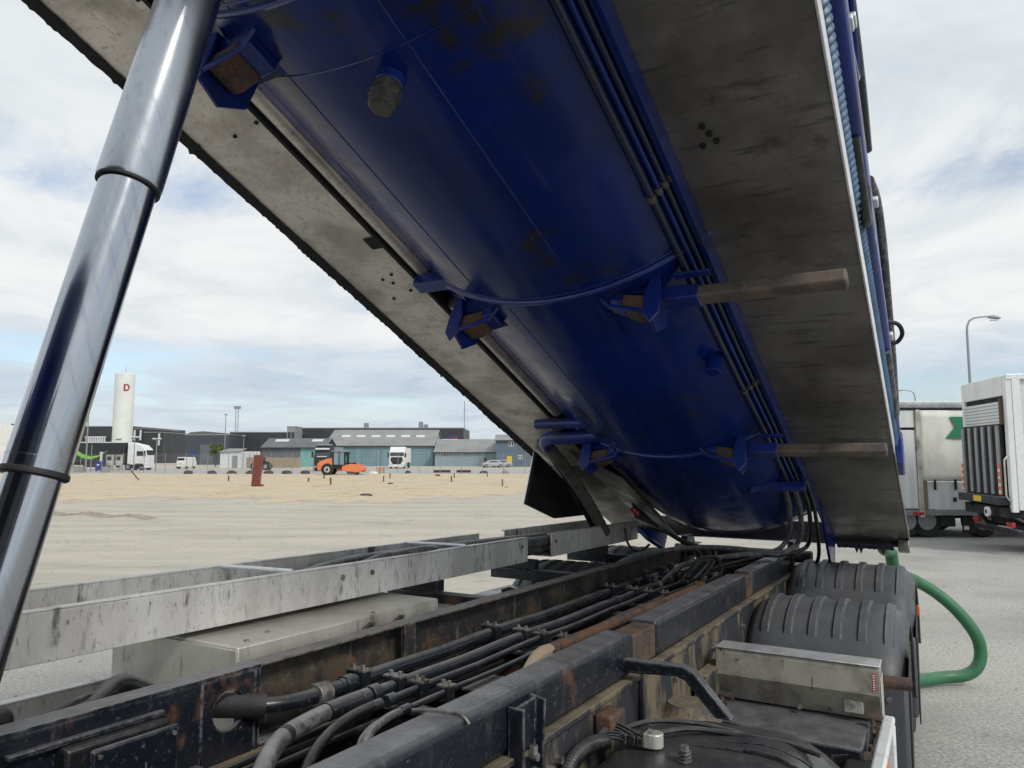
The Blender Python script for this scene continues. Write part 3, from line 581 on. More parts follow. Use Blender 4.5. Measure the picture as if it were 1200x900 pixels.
for x, z in ((-.39, .99), (-.62, .945), (-.41, 1.0)):
    q = K(); q.tube([(x, 3.77, z), (x, 3.752, z)], .010, 6); q.build('bolt', 'zinc', sb)
b = K(); b.prism([(-1.05, 3.45, .90), (-1.05, 3.98, .925), (-1.05, 3.98, .88), (-1.05, 3.45, .80)], (.72, 0, 0)); b.build('shelf', 'frame_paint', truck, bevel=.01)
b = K(); b.prism([(-.45, 3.44, .86), (-.30, 3.46, .90), (-.30, 3.7, .89), (-.31, 3.62, .62), (-.45, 3.45, .62)], (0, .012, 0)); b.build('shelf_gusset', 'frame_dirt', truck)
b = K(); b.tube([(-.30, 3.44, .93), (-.305, 3.5, .86), (-.34, 3.46, .79), (-.42, 3.43, .74)], .008, 6, sub=4); b.build('wire', 'rust_steel', truck)
b = K(); b.tube([(-1.03, 3.42, .91), (-.85, 3.40, .93), (-.7, 3.41, .90), (-.55, 3.42, .85), (-.5, 3.42, .78)], .012, 8, sub=4); b.build('cable', 'hose_black', truck)
b = K(); b.box(-1.055, -.99, 3.55, 3.9, .86, 1.08); b.build('box_bracket', 'frame_dirt', truck, bevel=.006)
# --- air spring at the rail
b = K(); b.tube([(-.99, 3.25, .70), (-.99, 3.25, .80), (-.99, 3.25, .90), (-.99, 3.25, .98), (-.99, 3.25, 1.04)], [.11, .14, .115, .14, .09], 18); b.build('air_spring', 'frame_dirt', truck)
# --- black tank with strap at the lower right
b = K(); ys = [.9, 2.72, 2.82, 2.88]; rr_ = [1, 1, .97, .86]
prof = []
for k in range(9): a = R_(90*k/8); prof.append((-.55+.30*math.sin(a), .83+.30*math.cos(a)))
prof = [(-1.02, 1.0), (-1.02, 1.07), (-.95, 1.10), (-.8, 1.12)]+prof+[(-.25, .5), (-1.02, .5)]
cxm, czm = -.64, .8; rings = []
for y, s_ in zip(ys, rr_): rings.append([b.p((cxm+(x-cxm)*(1-(1-s_)*.55), y, czm+(z-czm)*(1-(1-s_)*.9))) for x, z in prof])
m_ = len(prof)
for k in range(len(ys)-1):
    for j in range(m_): b.F.append([rings[k][j], rings[k][(j+1) % m_], rings[k+1][(j+1) % m_], rings[k+1][j]])
b.F.append(rings[0][::-1]); b.F.append(rings[-1]); ft = b.build('fluid_tank', 'black_plastic', truck, angle=30, bevel=.02, seg=3)
def strap(name, m, y0, y1, up):
    q = K(); pts = [(-1.0, 1.085)]+[(-.55+.30*math.sin(R_(90*k/8)), .83+.30*math.cos(R_(90*k/8))) for k in range(9)]+[(-.25, .7)]
    A = []
    for y in (y0, y1):
        for d in (0.001, up):
            row = []
            for i, (x, z) in enumerate(pts):
                nx, nz = (0, 1) if i == 0 else (1, 0) if i == len(pts)-1 else (math.sin(R_(90*(i-1)/8)), math.cos(R_(90*(i-1)/8)))
                row.append(q.p((x+nx*d, y, z+nz*d)))
            A.append(row)
    for i in range(len(pts)-1):
        q.F.append([A[1][i], A[1][i+1], A[3][i+1], A[3][i]]); q.F.append([A[0][i], A[0][i+1], A[1][i+1], A[1][i]]); q.F.append([A[2][i], A[3][i], A[3][i+1], A[2][i+1]])
    return q.build(name, m, ft)
strap('tank_strap', 'black_plastic', 2.52, 2.575, .014); strap('tank_rim', 'black_plastic', 2.60, 2.71, .010)
q = K(); q.tube([(-.735, 2.36, 1.11), (-.735, 2.36, 1.118)], .032, 12); q.tube([(-.735, 2.36, 1.117), (-.735, 2.36, 1.15)], .013, 10)
pts = [(-.735+.018*math.cos(a*.6), 2.36+.018*math.sin(a*.6), 1.12+.0011*a) for a in range(0, 42)]
q.tube(pts, .0035, 5); q.tube([(-.735, 2.36, 1.15), (-.735, 2.36, 1.175)], .014, 6); q.build('spring_stud', 'zinc', ft)
# valve cluster with pale block on that tank
for i, x in enumerate((-.965, -.935, -.905)):
    q = K(); q.box(x-.013, x+.013, 2.42, 2.49, 1.118, 1.15); q.build('connector', 'black_plastic', ft, bevel=.004)
q = K(); q.tube([(-.865, 2.45, 1.118), (-.865, 2.45, 1.165)], .030, 16); q.box(-.895, -.865, 2.42, 2.48, 1.118, 1.165); q.build('sensor_block', 'cabinet_steel', ft, bevel=.004)
for k in range(6):
    q = K(); z = 1.125+.006*k; q.tube([(-.95+.02*(k % 3), 2.43, z), (-1.0, 2.40+.012*k, z+.012), (-1.03, 2.33+.02*k, z+.005), (-1.04, 2.25, 1.11)], .0055, 6, sub=5); q.build('cable', 'hose_black', truck)
b = K(); pth = [(-1.0, 2.37, 1.135), (-1.03, 2.30, 1.14), (-1.045, 2.22, 1.125), (-1.045, 2.12, 1.08), (-1.04, 2.0, 1.0)]
b.tube(pth, lambda k: .024+.003*(k % 2), 12, sub=16); b.build('corrugated_sleeve', 'hose_black', truck)
b = K(); b.tube([(-.9, 2.50, 1.135), (-.80, 2.60, 1.145), (-.68, 2.66, 1.135), (-.5, 2.68, 1.13), (-.38, 2.66, 1.12)], .010, 8, sub=6); b.build('cable', 'hose_black', truck)
b = K(); b.tube([(-1.0, 2.46, 1.14), (-.92, 2.56, 1.16), (-.78, 2.66, 1.15), (-.62, 2.72, 1.12)], .009, 8, sub=6); b.build('cable', 'hose_black', truck)
# fin bracket on the rail, angled arm, red block
b = K(); b.prism([(-1.068, 1.86, 1.36), (-1.068, 1.985, 1.365), (-1.068, 1.97, 1.17), (-1.068, 1.87, 1.15)], (.008, 0, 0)); b.box(-1.08, -1.03, 1.855, 1.864, 1.15, 1.365); b.prism([(-1.08, 1.985, 1.37), (-1.03, 1.985, 1.36), (-1.035, 1.975, 1.17), (-1.08, 1.97, 1.17)], (0, .008, 0)); fb = b.build('fin_bracket', 'frame_paint', truck, bevel=.002)
q = K(); q.tube([(-1.06, 1.95, 1.21), (-1.035, 1.95, 1.21)], .012, 8); q.tube([(-1.05, 1.95, 1.215), (-1.05, 1.95, 1.24)], .014, 6); q.build('bolt', 'zinc', fb)
b = K(); b.prism([(-1.09, 2.74, 1.31), (-.86, 2.74, 1.315), (-.815, 2.74, 1.30), (-.68, 2.74, 1.15), (-.74, 2.74, 1.15), (-.85, 2.74, 1.265), (-.88, 2.74, 1.275), (-1.09, 2.74, 1.26)], (0, .05, 0)); b.build('angled_arm', 'frame_paint', truck, bevel=.006)
b = K(); b.box(-1.07, -1.0, 2.42, 2.55, 1.12, 1.2); b.build('junction_block', 'rust_steel', truck, bevel=.012)
b = K(); b.box(-1.07, -1.05, 2.86, 2.90, .95, 1.24); b.build('web_stiffener', 'frame_dirt', truck, bevel=.004)
b = K(); b.hexa([(-.225, 2.2, 1.13), (-.185, 2.2, 1.13), (-.185, 3.1, 1.13), (-.225, 3.1, 1.13), (-.225, 2.2, 1.155), (-.185, 2.2, 1.155), (-.185, 3.1, 1.155), (-.225, 3.1, 1.155)]); b.box(-.225, -.185, 3.07, 3.1, .8, 1.13); b.build('step_rail', 'white_aluminium', truck, bevel=.008)
b = K(); b.box(-.23, -.20, 2.85, 2.95, .98, 1.08); b.build('side_marker', 'orange_reflector', truck, bevel=.006)
b = K(); b.box(-.40, -.25, 3.2, 3.5, .5, .86); b.build('battery_case', 'dark_gap', truck, bevel=.02)
# --- rear cross tube (tipping hinge)
b = K(); b.tube([(-2.1, 6.62, 1.34), (-.95, 6.62, 1.34)], .05, 16); b.build('hinge_shaft', 'frame_rust', truck)
for x in (-2.0, -1.1):
    b = K(); b.prism([(x-.03, 6.45, 1.25), (x-.03, 6.85, 1.25), (x-.03, 6.75, 1.47), (x-.03, 6.55, 1.47)], (.06, 0, 0)); b.build('hinge_block', 'frame_paint', truck, bevel=.01)
b = K(); b.box(LI, RI, 6.72, 6.86, 1.05, 1.36); b.build('cross_member', 'frame_rust', truck, bevel=.006)

# --- the cab, ahead of the frame (out of the picture, seen in the chrome)
b = K(); b.prism([(-2.70, -.42, .75), (-2.70, -.42, 3.25), (-2.70, -.8, 3.5), (-2.70, -1.9, 3.4), (-2.70, -2.45, 2.1), (-2.70, -2.5, .6)], (2.42, 0, 0)); cb = b.build('cab', 'blue_paint', truck, bevel=.08, seg=3)
q = K(); q.box(-2.5, -.5, -.415, -.40, 1.9, 2.55); q.build('rear_window', 'glass_dark', cb)
for x in (-2.7, -.34):
    q = K(); q.box(x, x+.06, -.40, -.10, 1.1, 2.7); q.build('cab_flank', 'black_plastic', cb, bevel=.02)
for x in (-2.40, -.58): wheel(x, -1.6)

# ------------------------------------------------------------------ the tank (tipped 23 degrees)
CN, TR = 2.87, 1.10
def tank_mesh():
    b = T_(); n = 96
    sec = [(-.95, .0), (-.93, .45), (-.86, .75), (-.74, .95), (-.6, 1.06), (-.5, TR)]+[(-.5+.25*k, TR) for k in range(1, 25)]+[(5.62, TR), (5.75, TR-.015), (5.9, 1.02), (6.0, .85), (6.06, .55), (6.08, .0)]
    rings = []
    for s, r in sec:
        rings.append([b.p((CX+(r if r else .001)*math.sin(2*math.pi*k/n), s, CN-(r if r else .001)*math.cos(2*math.pi*k/n))) for k in range(n)])
    for i in range(len(sec)-1):
        for k in range(n): b.F.append([rings[i][k], rings[i][(k+1) % n], rings[i+1][(k+1) % n], rings[i+1][k]])
    return b.build('tank', 'tank_blue', truck, angle=60)
tank = tank_mesh()
def arc(s, r, a0, a1, n=40, wob=0.0):
    return [(CX+(r)*math.sin(R_(a0+(a1-a0)*k/n)), s+wob*math.sin(k*1.7), CN-r*math.cos(R_(a0+(a1-a0)*k/n))) for k in range(n+1)]
for s, rr in ((.80, .012), (2.40, .013), (4.17, .013)):
    b = T_(); b.tube(arc(s, TR+.001, -80, 80), rr, 8); b.build('weld_seam', 'blue_paint', tank)
    b = T_(); b.tube(arc(s-.03, TR, -80, 80), .004, 6); b.build('weld_seam', 'blue_paint', tank)
b = T_(); b.tube(arc(1.05, TR, -60, 60), .003, 6); b.build('weld_seam', 'blue_paint', tank)
for a, s0, s1 in ((-18, .1, 2.38), (-12, 2.45, 4.12), (-30, 2.45, 4.1), (9, .1, 2.35), (-22, 4.3, 5.6)):     # long scratches/weld lines
    b = T_(); b.tube([(CX+TR*math.sin(R_(a)), s0+(s1-s0)*k/8, CN-TR*math.cos(R_(a))) for k in range(9)], .0022, 5); b.build('weld_seam', 'blue_paint', tank)
# side panels and their edges
b = T_(); b.box(-.80, -.245, -.6, 6.5, 2.02, 2.035); b.build('side_panel', 'panel_steel', tank, bevel=.003)
b = T_(); b.box(-.2445, -.236, -.6, 4.7, 2.012, 2.10); b.build('panel_edge', 'edge_steel', tank, bevel=.002)
b = T_(); b.box(-.2445, -.238, 4.702, 6.5, 2.014, 2.07); b.build('panel_edge', 'panel_steel', tank, bevel=.002)
b = T_(); b.box(-2.75, -2.285, -.6, 4.95, 2.02, 2.035); b.build('side_panel', 'panel_steel_light', tank, bevel=.003)
b = T_(); b.box(-2.75, -2.285, 4.952, 6.5, 2.025, 2.04); b.build('side_panel', 'panel_steel', tank, bevel=.003)
b = T_(); b.box(-2.284, -2.262, -.6, 6.4, 1.985, 2.12); b.build('panel_lip', 'dark_gap', tank, bevel=.003)
b = T_(); b.box(-2.262, -2.10, -.6, 6.3, 2.26, 2.275); b.build('gap_floor', 'dark_gap', tank)
b = T_(); n = 420                                       # torn rubber edging on the left panel
rowsA, rowsB = [], []
for k in range(n+1):
    s = -.6+5.6*k/n; j = .006*random.random()**3+.003*math.sin(k*.13)*math.sin(k*.041)+(.012 if random.random() > .985 else 0)
    rowsA.append([b.p((-2.752, s, 2.07)), b.p((-2.772-j*.6, s, 2.03-j)), b.p((-2.76, s, 2.0-j*1.3)), b.p((-2.725+j*.8, s, 2.015))])
for k in range(n):
    for q in range(3): b.F.append([rowsA[k][q], rowsA[k][q+1], rowsA[k+1][q+1], rowsA[k+1][q]])
b.build('rubber_edging', 'black_rubber', tank, smooth=False, solid=.006)
b = T_(); b.tube([(-2.222, s, 2.035) for s in (1.05, 1.6, 2.2, 2.36)], .046, 18); b.build('conduit', 'panel_steel_light', tank)
b = T_(); b.tube([(-2.222, s, 2.035) for s in (2.66, 3.2, 3.8, 4.0)], .046, 18); b.build('conduit', 'panel_steel_light', tank)
for s, w_ in ((2.1, .08), (4.22, .10)):
    b = T_(); b.box(-2.38, -2.30, s-w_/2, s+w_/2, 2.014, 2.022); b.build('panel_opening', 'dark_gap', tank)
for s, x in ((.72, -2.33), (1.3, -2.34), (1.33, -2.5), (2.35, -2.42), (2.42, -2.46), (2.5, -2.40), (2.38, -2.5), (2.55, -2.55)):
    b = T_(); b.tube([(x, s, 2.022), (x, s, 2.014)], .009, 8); b.build('bolt_hole', 'dark_gap', tank)
for x, s in ((-.66, 1.83), (-.645, 1.87), (-.63, 1.91), (-.68, 1.92)):
    b = T_(); b.tube([(x, s, 2.022), (x, s, 2.013)], .012, 8); b.build('bolt_hole', 'dark_gap', tank)
# outriggers over the right panel
for s, x0, x1 in ((2.55, -1.24, -.272), (4.19, -1.22, -.246)):
    b = T_(); b.box(x0, x1, s-.038, s+.038, 1.79, 1.85); b.build('outrigger', 'outrigger_steel', tank, bevel=.012)
    b = T_(); b.box(x0+.12, x0+.40, s-.042, s+.042, 1.786, 1.854); b.build('outrigger_sleeve', 'blue_paint', tank, bevel=.006)
    for x in (x0+.5, x1-.05):
        b = T_(); b.tube([(x, s+.036, 1.82), (x, s+.048, 1.82)], .010, 8); b.build('bolt', 'zinc', tank)
b = T_(); b.tube([(-.30, 4.56, 2.0), (-.30, 4.56, 1.96)], .02, 10); b.build('sensor', 'edge_steel', tank)
b = T_(); b.tube([(-.30, 4.56, 1.99), (-.36, 4.60, 1.98), (-.43, 4.57, 2.0), (-.46, 4.52, 2.01)], .006, 6, sub=4); b.build('wire', 'hose_black', tank)
# saddles that rest on the frame rails
def saddle(x, s, o):
    """seat under the tank that rests on a frame rail; o = outward side"""
    b = T_(); b.prism([(x-.045*o, s-.07, 1.765), (x+.02*o, s-.07, 1.735), (x+.07*o, s-.07, 1.735), (x+.07*o, s-.07, 1.80), (x-.045*o, s-.07, 1.82)], (0, .12, 0)); b.build('saddle_seat', 'rust_steel', tank, bevel=.006)
    b = T_(); b.prism([(x-.10*o, s-.07, 1.79), (x-.048*o, s-.07, 1.775), (x-.048*o, s-.07, 1.83), (x-.10*o, s-.07, 1.84)], (0, .12, 0)); b.build('saddle_block', 'blue_paint', tank, bevel=.006)
    b = T_(); b.prism([(x+.088*o, s-.085, 1.90), (x+.060*o, s-.085, 1.80), (x+.066*o, s-.085, 1.70), (x+.10*o, s-.085, 1.655), (x+.135*o, s-.085, 1.70), (x+.135*o, s-.085, 1.80), (x+.115*o, s-.085, 1.90)], (0, .012, 0)); b.build('gusset_plate', 'blue_paint', tank, bevel=.002)
    b = T_(); b.prism([(x+.088*o, s-.08, 1.90), (x+.088*o, s-.07, 1.70), (x+.088*o, s+.03, 1.67), (x+.088*o, s+.12, 1.75), (x+.088*o, s+.12, 1.95)], (.012*o, 0, 0)); b.build('gusset_plate', 'blue_paint', tank, bevel=.002)
    b = T_(); b.hexa([(x+.06*o, s-.084, 1.708), (x-.10*o, s-.084, 1.748), (x-.10*o, s-.072, 1.748), (x+.06*o, s-.072, 1.708), (x+.06*o, s-.084, 1.728), (x-.10*o, s-.084, 1.768), (x-.10*o, s-.072, 1.768), (x+.06*o, s-.072, 1.728)])
    b.hexa([(x-.10*o, s-.084, 1.748), (x-.15*o, s-.10, 1.80), (x-.15*o, s-.088, 1.80), (x-.10*o, s-.072, 1.748), (x-.10*o, s-.084, 1.768), (x-.15*o, s-.10, 1.82), (x-.15*o, s-.088, 1.82), (x-.10*o, s-.072, 1.768)]); b.build('saddle_lip', 'blue_paint', tank, bevel=.002)
    b = T_(); b.box(min(x-.10*o, x+.085*o), max(x-.10*o, x+.085*o), s-.06, s+.09, 1.822, 2.0); b.build('saddle_web', 'tank_blue', tank)
for s in (.95, 2.55, 4.22): saddle(-1.93, s, -1)
for s in (.58, 2.55, 4.19): saddle(-1.12, s, 1)
for s in (.86, 2.40): 
    b = T_(); b.box(-2.26, -2.02, s-.05, s+.03, 1.93, 2.0); b.build('tie_beam', 'blue_paint', tank, bevel=.006)
# drain stub with grey cap, small stub
b = T_(); b.tube([(-1.44, 1.14, 1.80), (-1.44, 1.14, 1.735)], .047, 20); dr = b.build('drain_stub', 'blue_paint', tank, bevel=.004)
b = T_(); b.tube([(-1.44, 1.14, 1.735), (-1.44, 1.14, 1.69)], .050, 6); b.tube([(-1.44, 1.14, 1.692), (-1.44, 1.14, 1.655), (-1.44, 1.14, 1.645)], [.044, .044, .038], 20); b.box(-1.51, -1.47, 1.125, 1.15, 1.715, 1.73); b.build('drain_cap', 'cap_steel', tank, bevel=.004)
b = T_(); b.tube([(-.96, 3.22, 1.95), (-.96, 3.22, 1.82)], .04, 14); b.build('drain_stub', 'tank_blue', tank, bevel=.004)
# pipe run along the right shoulder
for k, (x, n_, r, m) in enumerate(((-.895, 1.915, .015, 'pipe_navy'), (-.863, 1.93, .012, 'tank_blue'), (-.835, 1.94, .012, 'pipe_navy'), (-.81, 1.95, .011, 'tank_blue'))):
    b = T_(); b.tube([(x+.003*math.sin(q*1.4), -.3+5.3*q/12, n_) for q in range(13)], r, 12, sub=2); b.build('tank_pipe', m, tank)
    for s in (2.02, 3.6):
        b = T_(); b.tube([(x, s-.01-.02*k, n_), (x, s+.02-.02*k, n_)], r+.004, 10); b.build('pipe_coupling', 'cap_steel', tank)
for s in (1.1, 2.48, 4.12, 4.93):
    b = T_(); b.box(-.94, -.79, s-.02, s+.02, 1.876, 1.886); b.build('pipe_bracket', 'blue_paint', tank, bevel=.002)
b = T_(); b.prism([(-1.12, 4.86, 1.80), (-1.02, 4.90, 1.845), (-.78, 4.90, 1.855), (-.78, 4.96, 1.855), (-1.03, 4.97, 1.845), (-1.13, 4.9, 1.79)], (0, 0, .05)); b.build('pipe_bracket', 'blue_paint', tank, bevel=.003)
b = T_(); b.box(-.80, -.785, -.6, 6.4, 1.93, 2.018); b.build('panel_lip', 'tank_blue', tank, bevel=.002)
# blue suction pipes at the left rear, corrugated trunk, black hood
b = T_(); b.tube([(-1.83, 3.92, 1.90), (-2.32, 3.93, 1.90)], .034, 14); b.build('suction_pipe', 'blue_paint', tank)
b = T_(); b.tube([(-1.80, 4.10, 1.90), (-2.2, 4.12, 1.89), (-2.31, 4.13, 1.89), (-2.37, 4.18, 1.89), (-2.39, 4.26, 1.885)], .047, 16, sub=5); b.build('suction_pipe', 'blue_paint', tank)
b = T_(); b.tube([(-2.39, 4.26, 1.885), (-2.39, 4.6, 1.85), (-2.37, 5.0, 1.75), (-2.36, 5.4, 1.63)], lambda k: .043+.004*(k % 2), 14, sub=14); b.build('trunk_hose', 'trunk_grey', tank)
b = T_(); b.tube([(-2.48, 4.3, 1.95), (-2.47, 4.8, 1.85), (-2.42, 5.35, 1.62)], .025, 10, sub=5); b.build('trunk_hose', 'hose_black', tank)
b = T_(); b.prism([(-2.70, 4.62, 2.0), (-2.70, 4.62, 1.58), (-2.70, 5.12, 1.64), (-2.70, 5.9, 1.95)], (.02, 0, 0)); hd = b.build('hood_plate', 'dark_gap', tank)
b = T_(); b.box(-2.703, -2.695, 4.612, 4.619, 1.572, 2.0); b.build('hood_edge', 'edge_steel', tank)
b = T_(); b.hexa([(-2.34, 4.5, 1.95), (-1.98, 4.75, 1.82), (-1.98, 6.1, 1.82), (-2.30, 6.1, 1.95), (-2.34, 4.5, 1.97), (-1.98, 4.75, 1.84), (-1.98, 6.1, 1.84), (-2.30, 6.1, 1.97)]); b.build('splash_plate', 'panel_steel', tank, bevel=.003)
b = T_(); b.box(-2.76, -.24, 6.5, 6.53, 1.98, 2.16); b.build('rear_beam', 'black_plastic', tank, bevel=.006)
b = T_(); b.box(-.32, -.24, 6.42, 6.5, 1.93, 2.018); b.build('end_plate', 'panel_steel', tank, bevel=.005)
b = T_(); n = 26; rows = []
for k in range(n+1):
    x = -.78+.42*k/n; rows.append([b.p((x, 6.50, 2.0)), b.p((x+.01, 6.515, 1.955-((.07 if random.random() > .72 else .012)*random.random() if k % 2 else .004*random.random())))])
for k in range(n): b.F.append([rows[k][0], rows[k][1], rows[k+1][1], rows[k+1][0]])
b.build('rubber_fringe', 'black_rubber', tank, smooth=False, solid=.006)
b = T_(); b.prism([(-.80, 5.6, 2.01), (-.80, 6.45, 2.01), (-.80, 6.45, 1.75), (-.80, 6.2, 1.75)], (.02, 0, 0)); b.build('gusset_plate', 'tank_blue', tank)
# right flank: corrugated hose, tubes, hose loops on hooks
b = T_(); b.tube([(-.278, -.3+k*.006, 2.20) for k in range(920)], lambda k: .047+.010*math.cos(k*math.pi/3), 16); b.build('corrugated_hose', 'light_blue_hose', tank, angle=180)
b = T_(); b.tube([(-.245, -.3, 2.36), (-.24, 1.0, 2.36), (-.24, 2.2, 2.34), (-.25, 3.0, 2.34)], .05, 14, sub=4); b.build('flank_hose', 'tank_blue', tank)
b = T_(); b.tube([(-.235, -.3, 2.46), (-.225, 1.5, 2.46), (-.222, 2.3, 2.42), (-.222, 2.62, 2.33), (-.222, 2.72, 2.24), (-.222, 2.62, 2.20), (-.23, 2.3, 2.30)], .027, 12, sub=6); b.build('flank_hose', 'hose_black', tank)
b = T_(); b.tube([(-.25, -.3, 2.58), (-.24, 1.4, 2.58), (-.24, 2.35, 2.55), (-.25, 3.9, 2.50)], .035, 12, sub=5); b.build('flank_pipe', 'blue_paint', tank)
b = T_(); b.tube([(-.27, -.3, 2.72), (-.26, 1.3, 2.72), (-.25, 2.2, 2.70)], .04, 12, sub=5); b.build('flank_pipe', 'blue_paint', tank)
b = T_(); b.tube([(-.24, -.3, 2.85), (-.23, 1.4, 2.84), (-.22, 2.3, 2.74), (-.22, 2.7, 2.6)], .03, 12, sub=5); b.build('flank_hose', 'hose_black', tank)
b = T_(); b.tube([(-.23, 3.0, 2.70), (-.215, 3.2, 2.74), (-.21, 3.5, 2.70), (-.215, 3.9, 2.62), (-.22, 4.3, 2.5), (-.225, 4.55, 2.36), (-.225, 4.62, 2.26), (-.225, 4.5, 2.22), (-.23, 4.0, 2.34)], .026, 12, sub=6); b.build('flank_hose', 'hose_dusty', tank)
b = T_(); b.tube([(-.25, 2.9, 2.45), (-.245, 3.5, 2.42), (-.245, 4.3, 2.33), (-.25, 5.0, 2.22)], .04, 12, sub=5); b.build('flank_pipe', 'blue_paint', tank)
for s, n_ in ((1.95, 2.50), (2.05, 2.64), (3.95, 2.40), (3.0, 2.56)):
    b = T_(); b.box(-.24, -.19, s-.03, s+.03, n_-.012, n_+.012); b.build('hose_clip', 'white_aluminium', tank, bevel=.004)
b = T_(); b.tube([(-.24, 3.95, 2.50), (-.17, 4.02, 2.52), (-.15, 4.08, 2.49), (-.18, 4.12, 2.46), (-.22, 4.1, 2.45)], .012, 10, sub=5); b.build('hose_hook', 'black_rubber', tank)
for s_ in (.6, 1.25, 1.75, 2.3, 3.3, 4.0, 4.6):                          # rungs tying the flank pipes together
    b = T_(); b.tube([(-.255, s_, 2.12), (-.25, s_, 2.74 if s_ < 2.2 else 2.46)], .012, 8); b.build('flank_rung', 'blue_paint', tank)
b = T_(); b.tube([(-.25, 1.55, 2.64), (-.21, 1.75, 2.72), (-.205, 2.05, 2.66), (-.205, 2.2, 2.50), (-.21, 2.0, 2.44)], .014, 10, sub=6); b.build('flank_hose', 'tank_blue', tank)
b = T_(); b.prism([(-.26, 4.95, 2.05), (-.26, 5.15, 2.05), (-.26, 5.2, 2.18), (-.26, 4.9, 2.26)], (.06, 0, 0)); b.build('flank_bracket', 'blue_paint', tank, bevel=.01)
b = T_(); b.box(-.62, -.32, -.4, 5.5, 2.036, 2.12); b.build('walkway', 'tank_blue', tank)
# flexible hoses from the tank pipes down to the frame and across it
W = lambda *p: MB().tube(*p[:-1], sub=8) if False else None
def flex(pts, r, m='hose_black', nm='flexible_hose'):
    b = MB(); b.tube(pts, r, 12, sub=8); return b.build(nm, m, truck)
e = [TP(x, 4.98, n_) for x, n_ in ((-.93, 1.90), (-.875, 1.915), (-.83, 1.935), (-.79, 1.945))]
flex([e[0], e[0]+Vector((-.01, .25, -.16)), Vector((-1.02, 5.95, 1.45)), Vector((-1.12, 5.9, 1.34)), Vector((-1.35, 5.55, 1.33)), Vector((-1.62, 5.3, 1.28)), Vector((-1.70, 5.0, 1.18))], .018, 'hose_dusty')
flex([e[1], e[1]+Vector((0, .28, -.18)), Vector((-.95, 6.0, 1.42)), Vector((-1.08, 5.85, 1.33)), Vector((-1.35, 5.75, 1.36)), Vector((-1.65, 5.65, 1.36)), Vector((-1.95, 5.3, 1.33)), Vector((-2.02, 4.9, 1.28))], .019, 'hose_dusty')
flex([e[2], e[2]+Vector((.01, .30, -.2)), Vector((-.9, 6.15, 1.40)), Vector((-1.0, 6.1, 1.32)), Vector((-1.3, 5.9, 1.26)), Vector((-1.5, 5.5, 1.22)), Vector((-1.55, 5.2, 1.17))], .016)
flex([e[3], e[3]+Vector((.0, .35, -.22)), Vector((-.84, 6.2, 1.38)), Vector((-.86, 6.3, 1.26)), Vector((-.9, 6.4, 1.2))], .014)
for k in range(5):
    x = -1.80+.02*k
    flex([TP(-2.0-.02*k, 5.0+.07*k, 1.74), TP(-1.9, 5.35, 1.68), Vector((-1.84+.03*k, 5.75, 1.42-.01*k)), Vector((-1.72+.04*k, 5.85, 1.32)), Vector((-1.62+.03*k, 5.6, 1.26)), Vector((-1.66+.04*k, 5.25, 1.19))], .012+.003*(k % 2), 'hose_dusty' if k % 2 else 'hose_black')
flex([Vector((-1.55, 5.1, 1.22)), Vector((-1.5, 5.25, 1.33)), Vector((-1.42, 5.4, 1.33)), Vector((-1.36, 5.3, 1.24)), Vector((-1.42, 5.1, 1.2)), Vector((-1.5, 4.9, 1.18))], .013)
for k in range(12):
    y = 4.7+.07*k; x = -1.85+.05*(k % 5)
    b = MB(); b.box(x, x+.035, y, y+.05, 1.17, 1.215+.02*(k % 3)); b.build('pipe_fitting', 'zinc' if k % 3 == 0 else 'pipe_paint', truck, bevel=.006)
b = T_(); b.tube([(-2.02, 5.05, 1.72), (-1.99, 5.1, 1.70)], .02, 8); b.build('red_coupling', 'red_paint', tank)
b = T_(); b.prism([(-2.12, 5.45, 1.68), (-2.05, 5.5, 1.62), (-1.98, 5.7, 1.6), (-2.0, 5.8, 1.75)], (.02, 0, .02)); b.build('blue_lever', 'blue_paint', tank)
flex([TP(-2.2, 5.4, 1.68), Vector((-2.17, 5.62, 1.36)), Vector((-2.10, 5.66, 1.30)), Vector((-2.02, 5.7, 1.36))], .010)

# ------------------------------------------------------------------ hoist cylinder
def hz(t): return Vector((CX, .749+(t-1.916)*.252, t))                 # axis, parameter = height
b = MB(); b.tube([hz(2.632), hz(2.64), hz(3.42)], [.0645, .0665, .0665], 48); hoist = b.build('hoist_cylinder', 'chrome_dull', truck)
b = MB(); b.tube([hz(2.02), hz(2.70)], .0575, 48); b.build('cylinder_stage', 'chrome', hoist)
b = MB(); b.tube([hz(.75), hz(2.06)], .0492, 48); b.build('cylinder_stage', 'chrome', hoist)
b = MB(); b.tube([hz(2.627), hz(2.633)], .0648, 48); b.build('wiper_ring', 'black_rubber', hoist)
b = MB(); b.tube([hz(2.011), hz(2.014), hz(2.021), hz(2.024)], [.056, .0595, .0595, .058], 48); b.build('wiper_ring', 'black_rubber', hoist)
b = MB(); b.tube([hz(2.044), hz(2.047)], .0582, 48); b.build('stop_ring', 'chrome_dull', hoist)
b = MB(); b.tube([hz(.45), hz(.80)], .11, 24); b.build('cylinder_foot', 'frame_paint', hoist, bevel=.01)
b = K(); b.box(LI+.01, RI-.01, .38, .60, .42, .52); b.build('hoist_cradle', 'frame_paint', truck, bevel=.01)
b = T_(); b.tube([(CX-.16, .50, 1.72), (CX+.16, .50, 1.72)], .05, 18); b.box(CX-.15, CX-.11, .40, .62, 1.70, 1.82); b.box(CX+.11, CX+.15, .40, .62, 1.70, 1.82); b.build('hoist_mount', 'blue_paint', tank, bevel=.004)

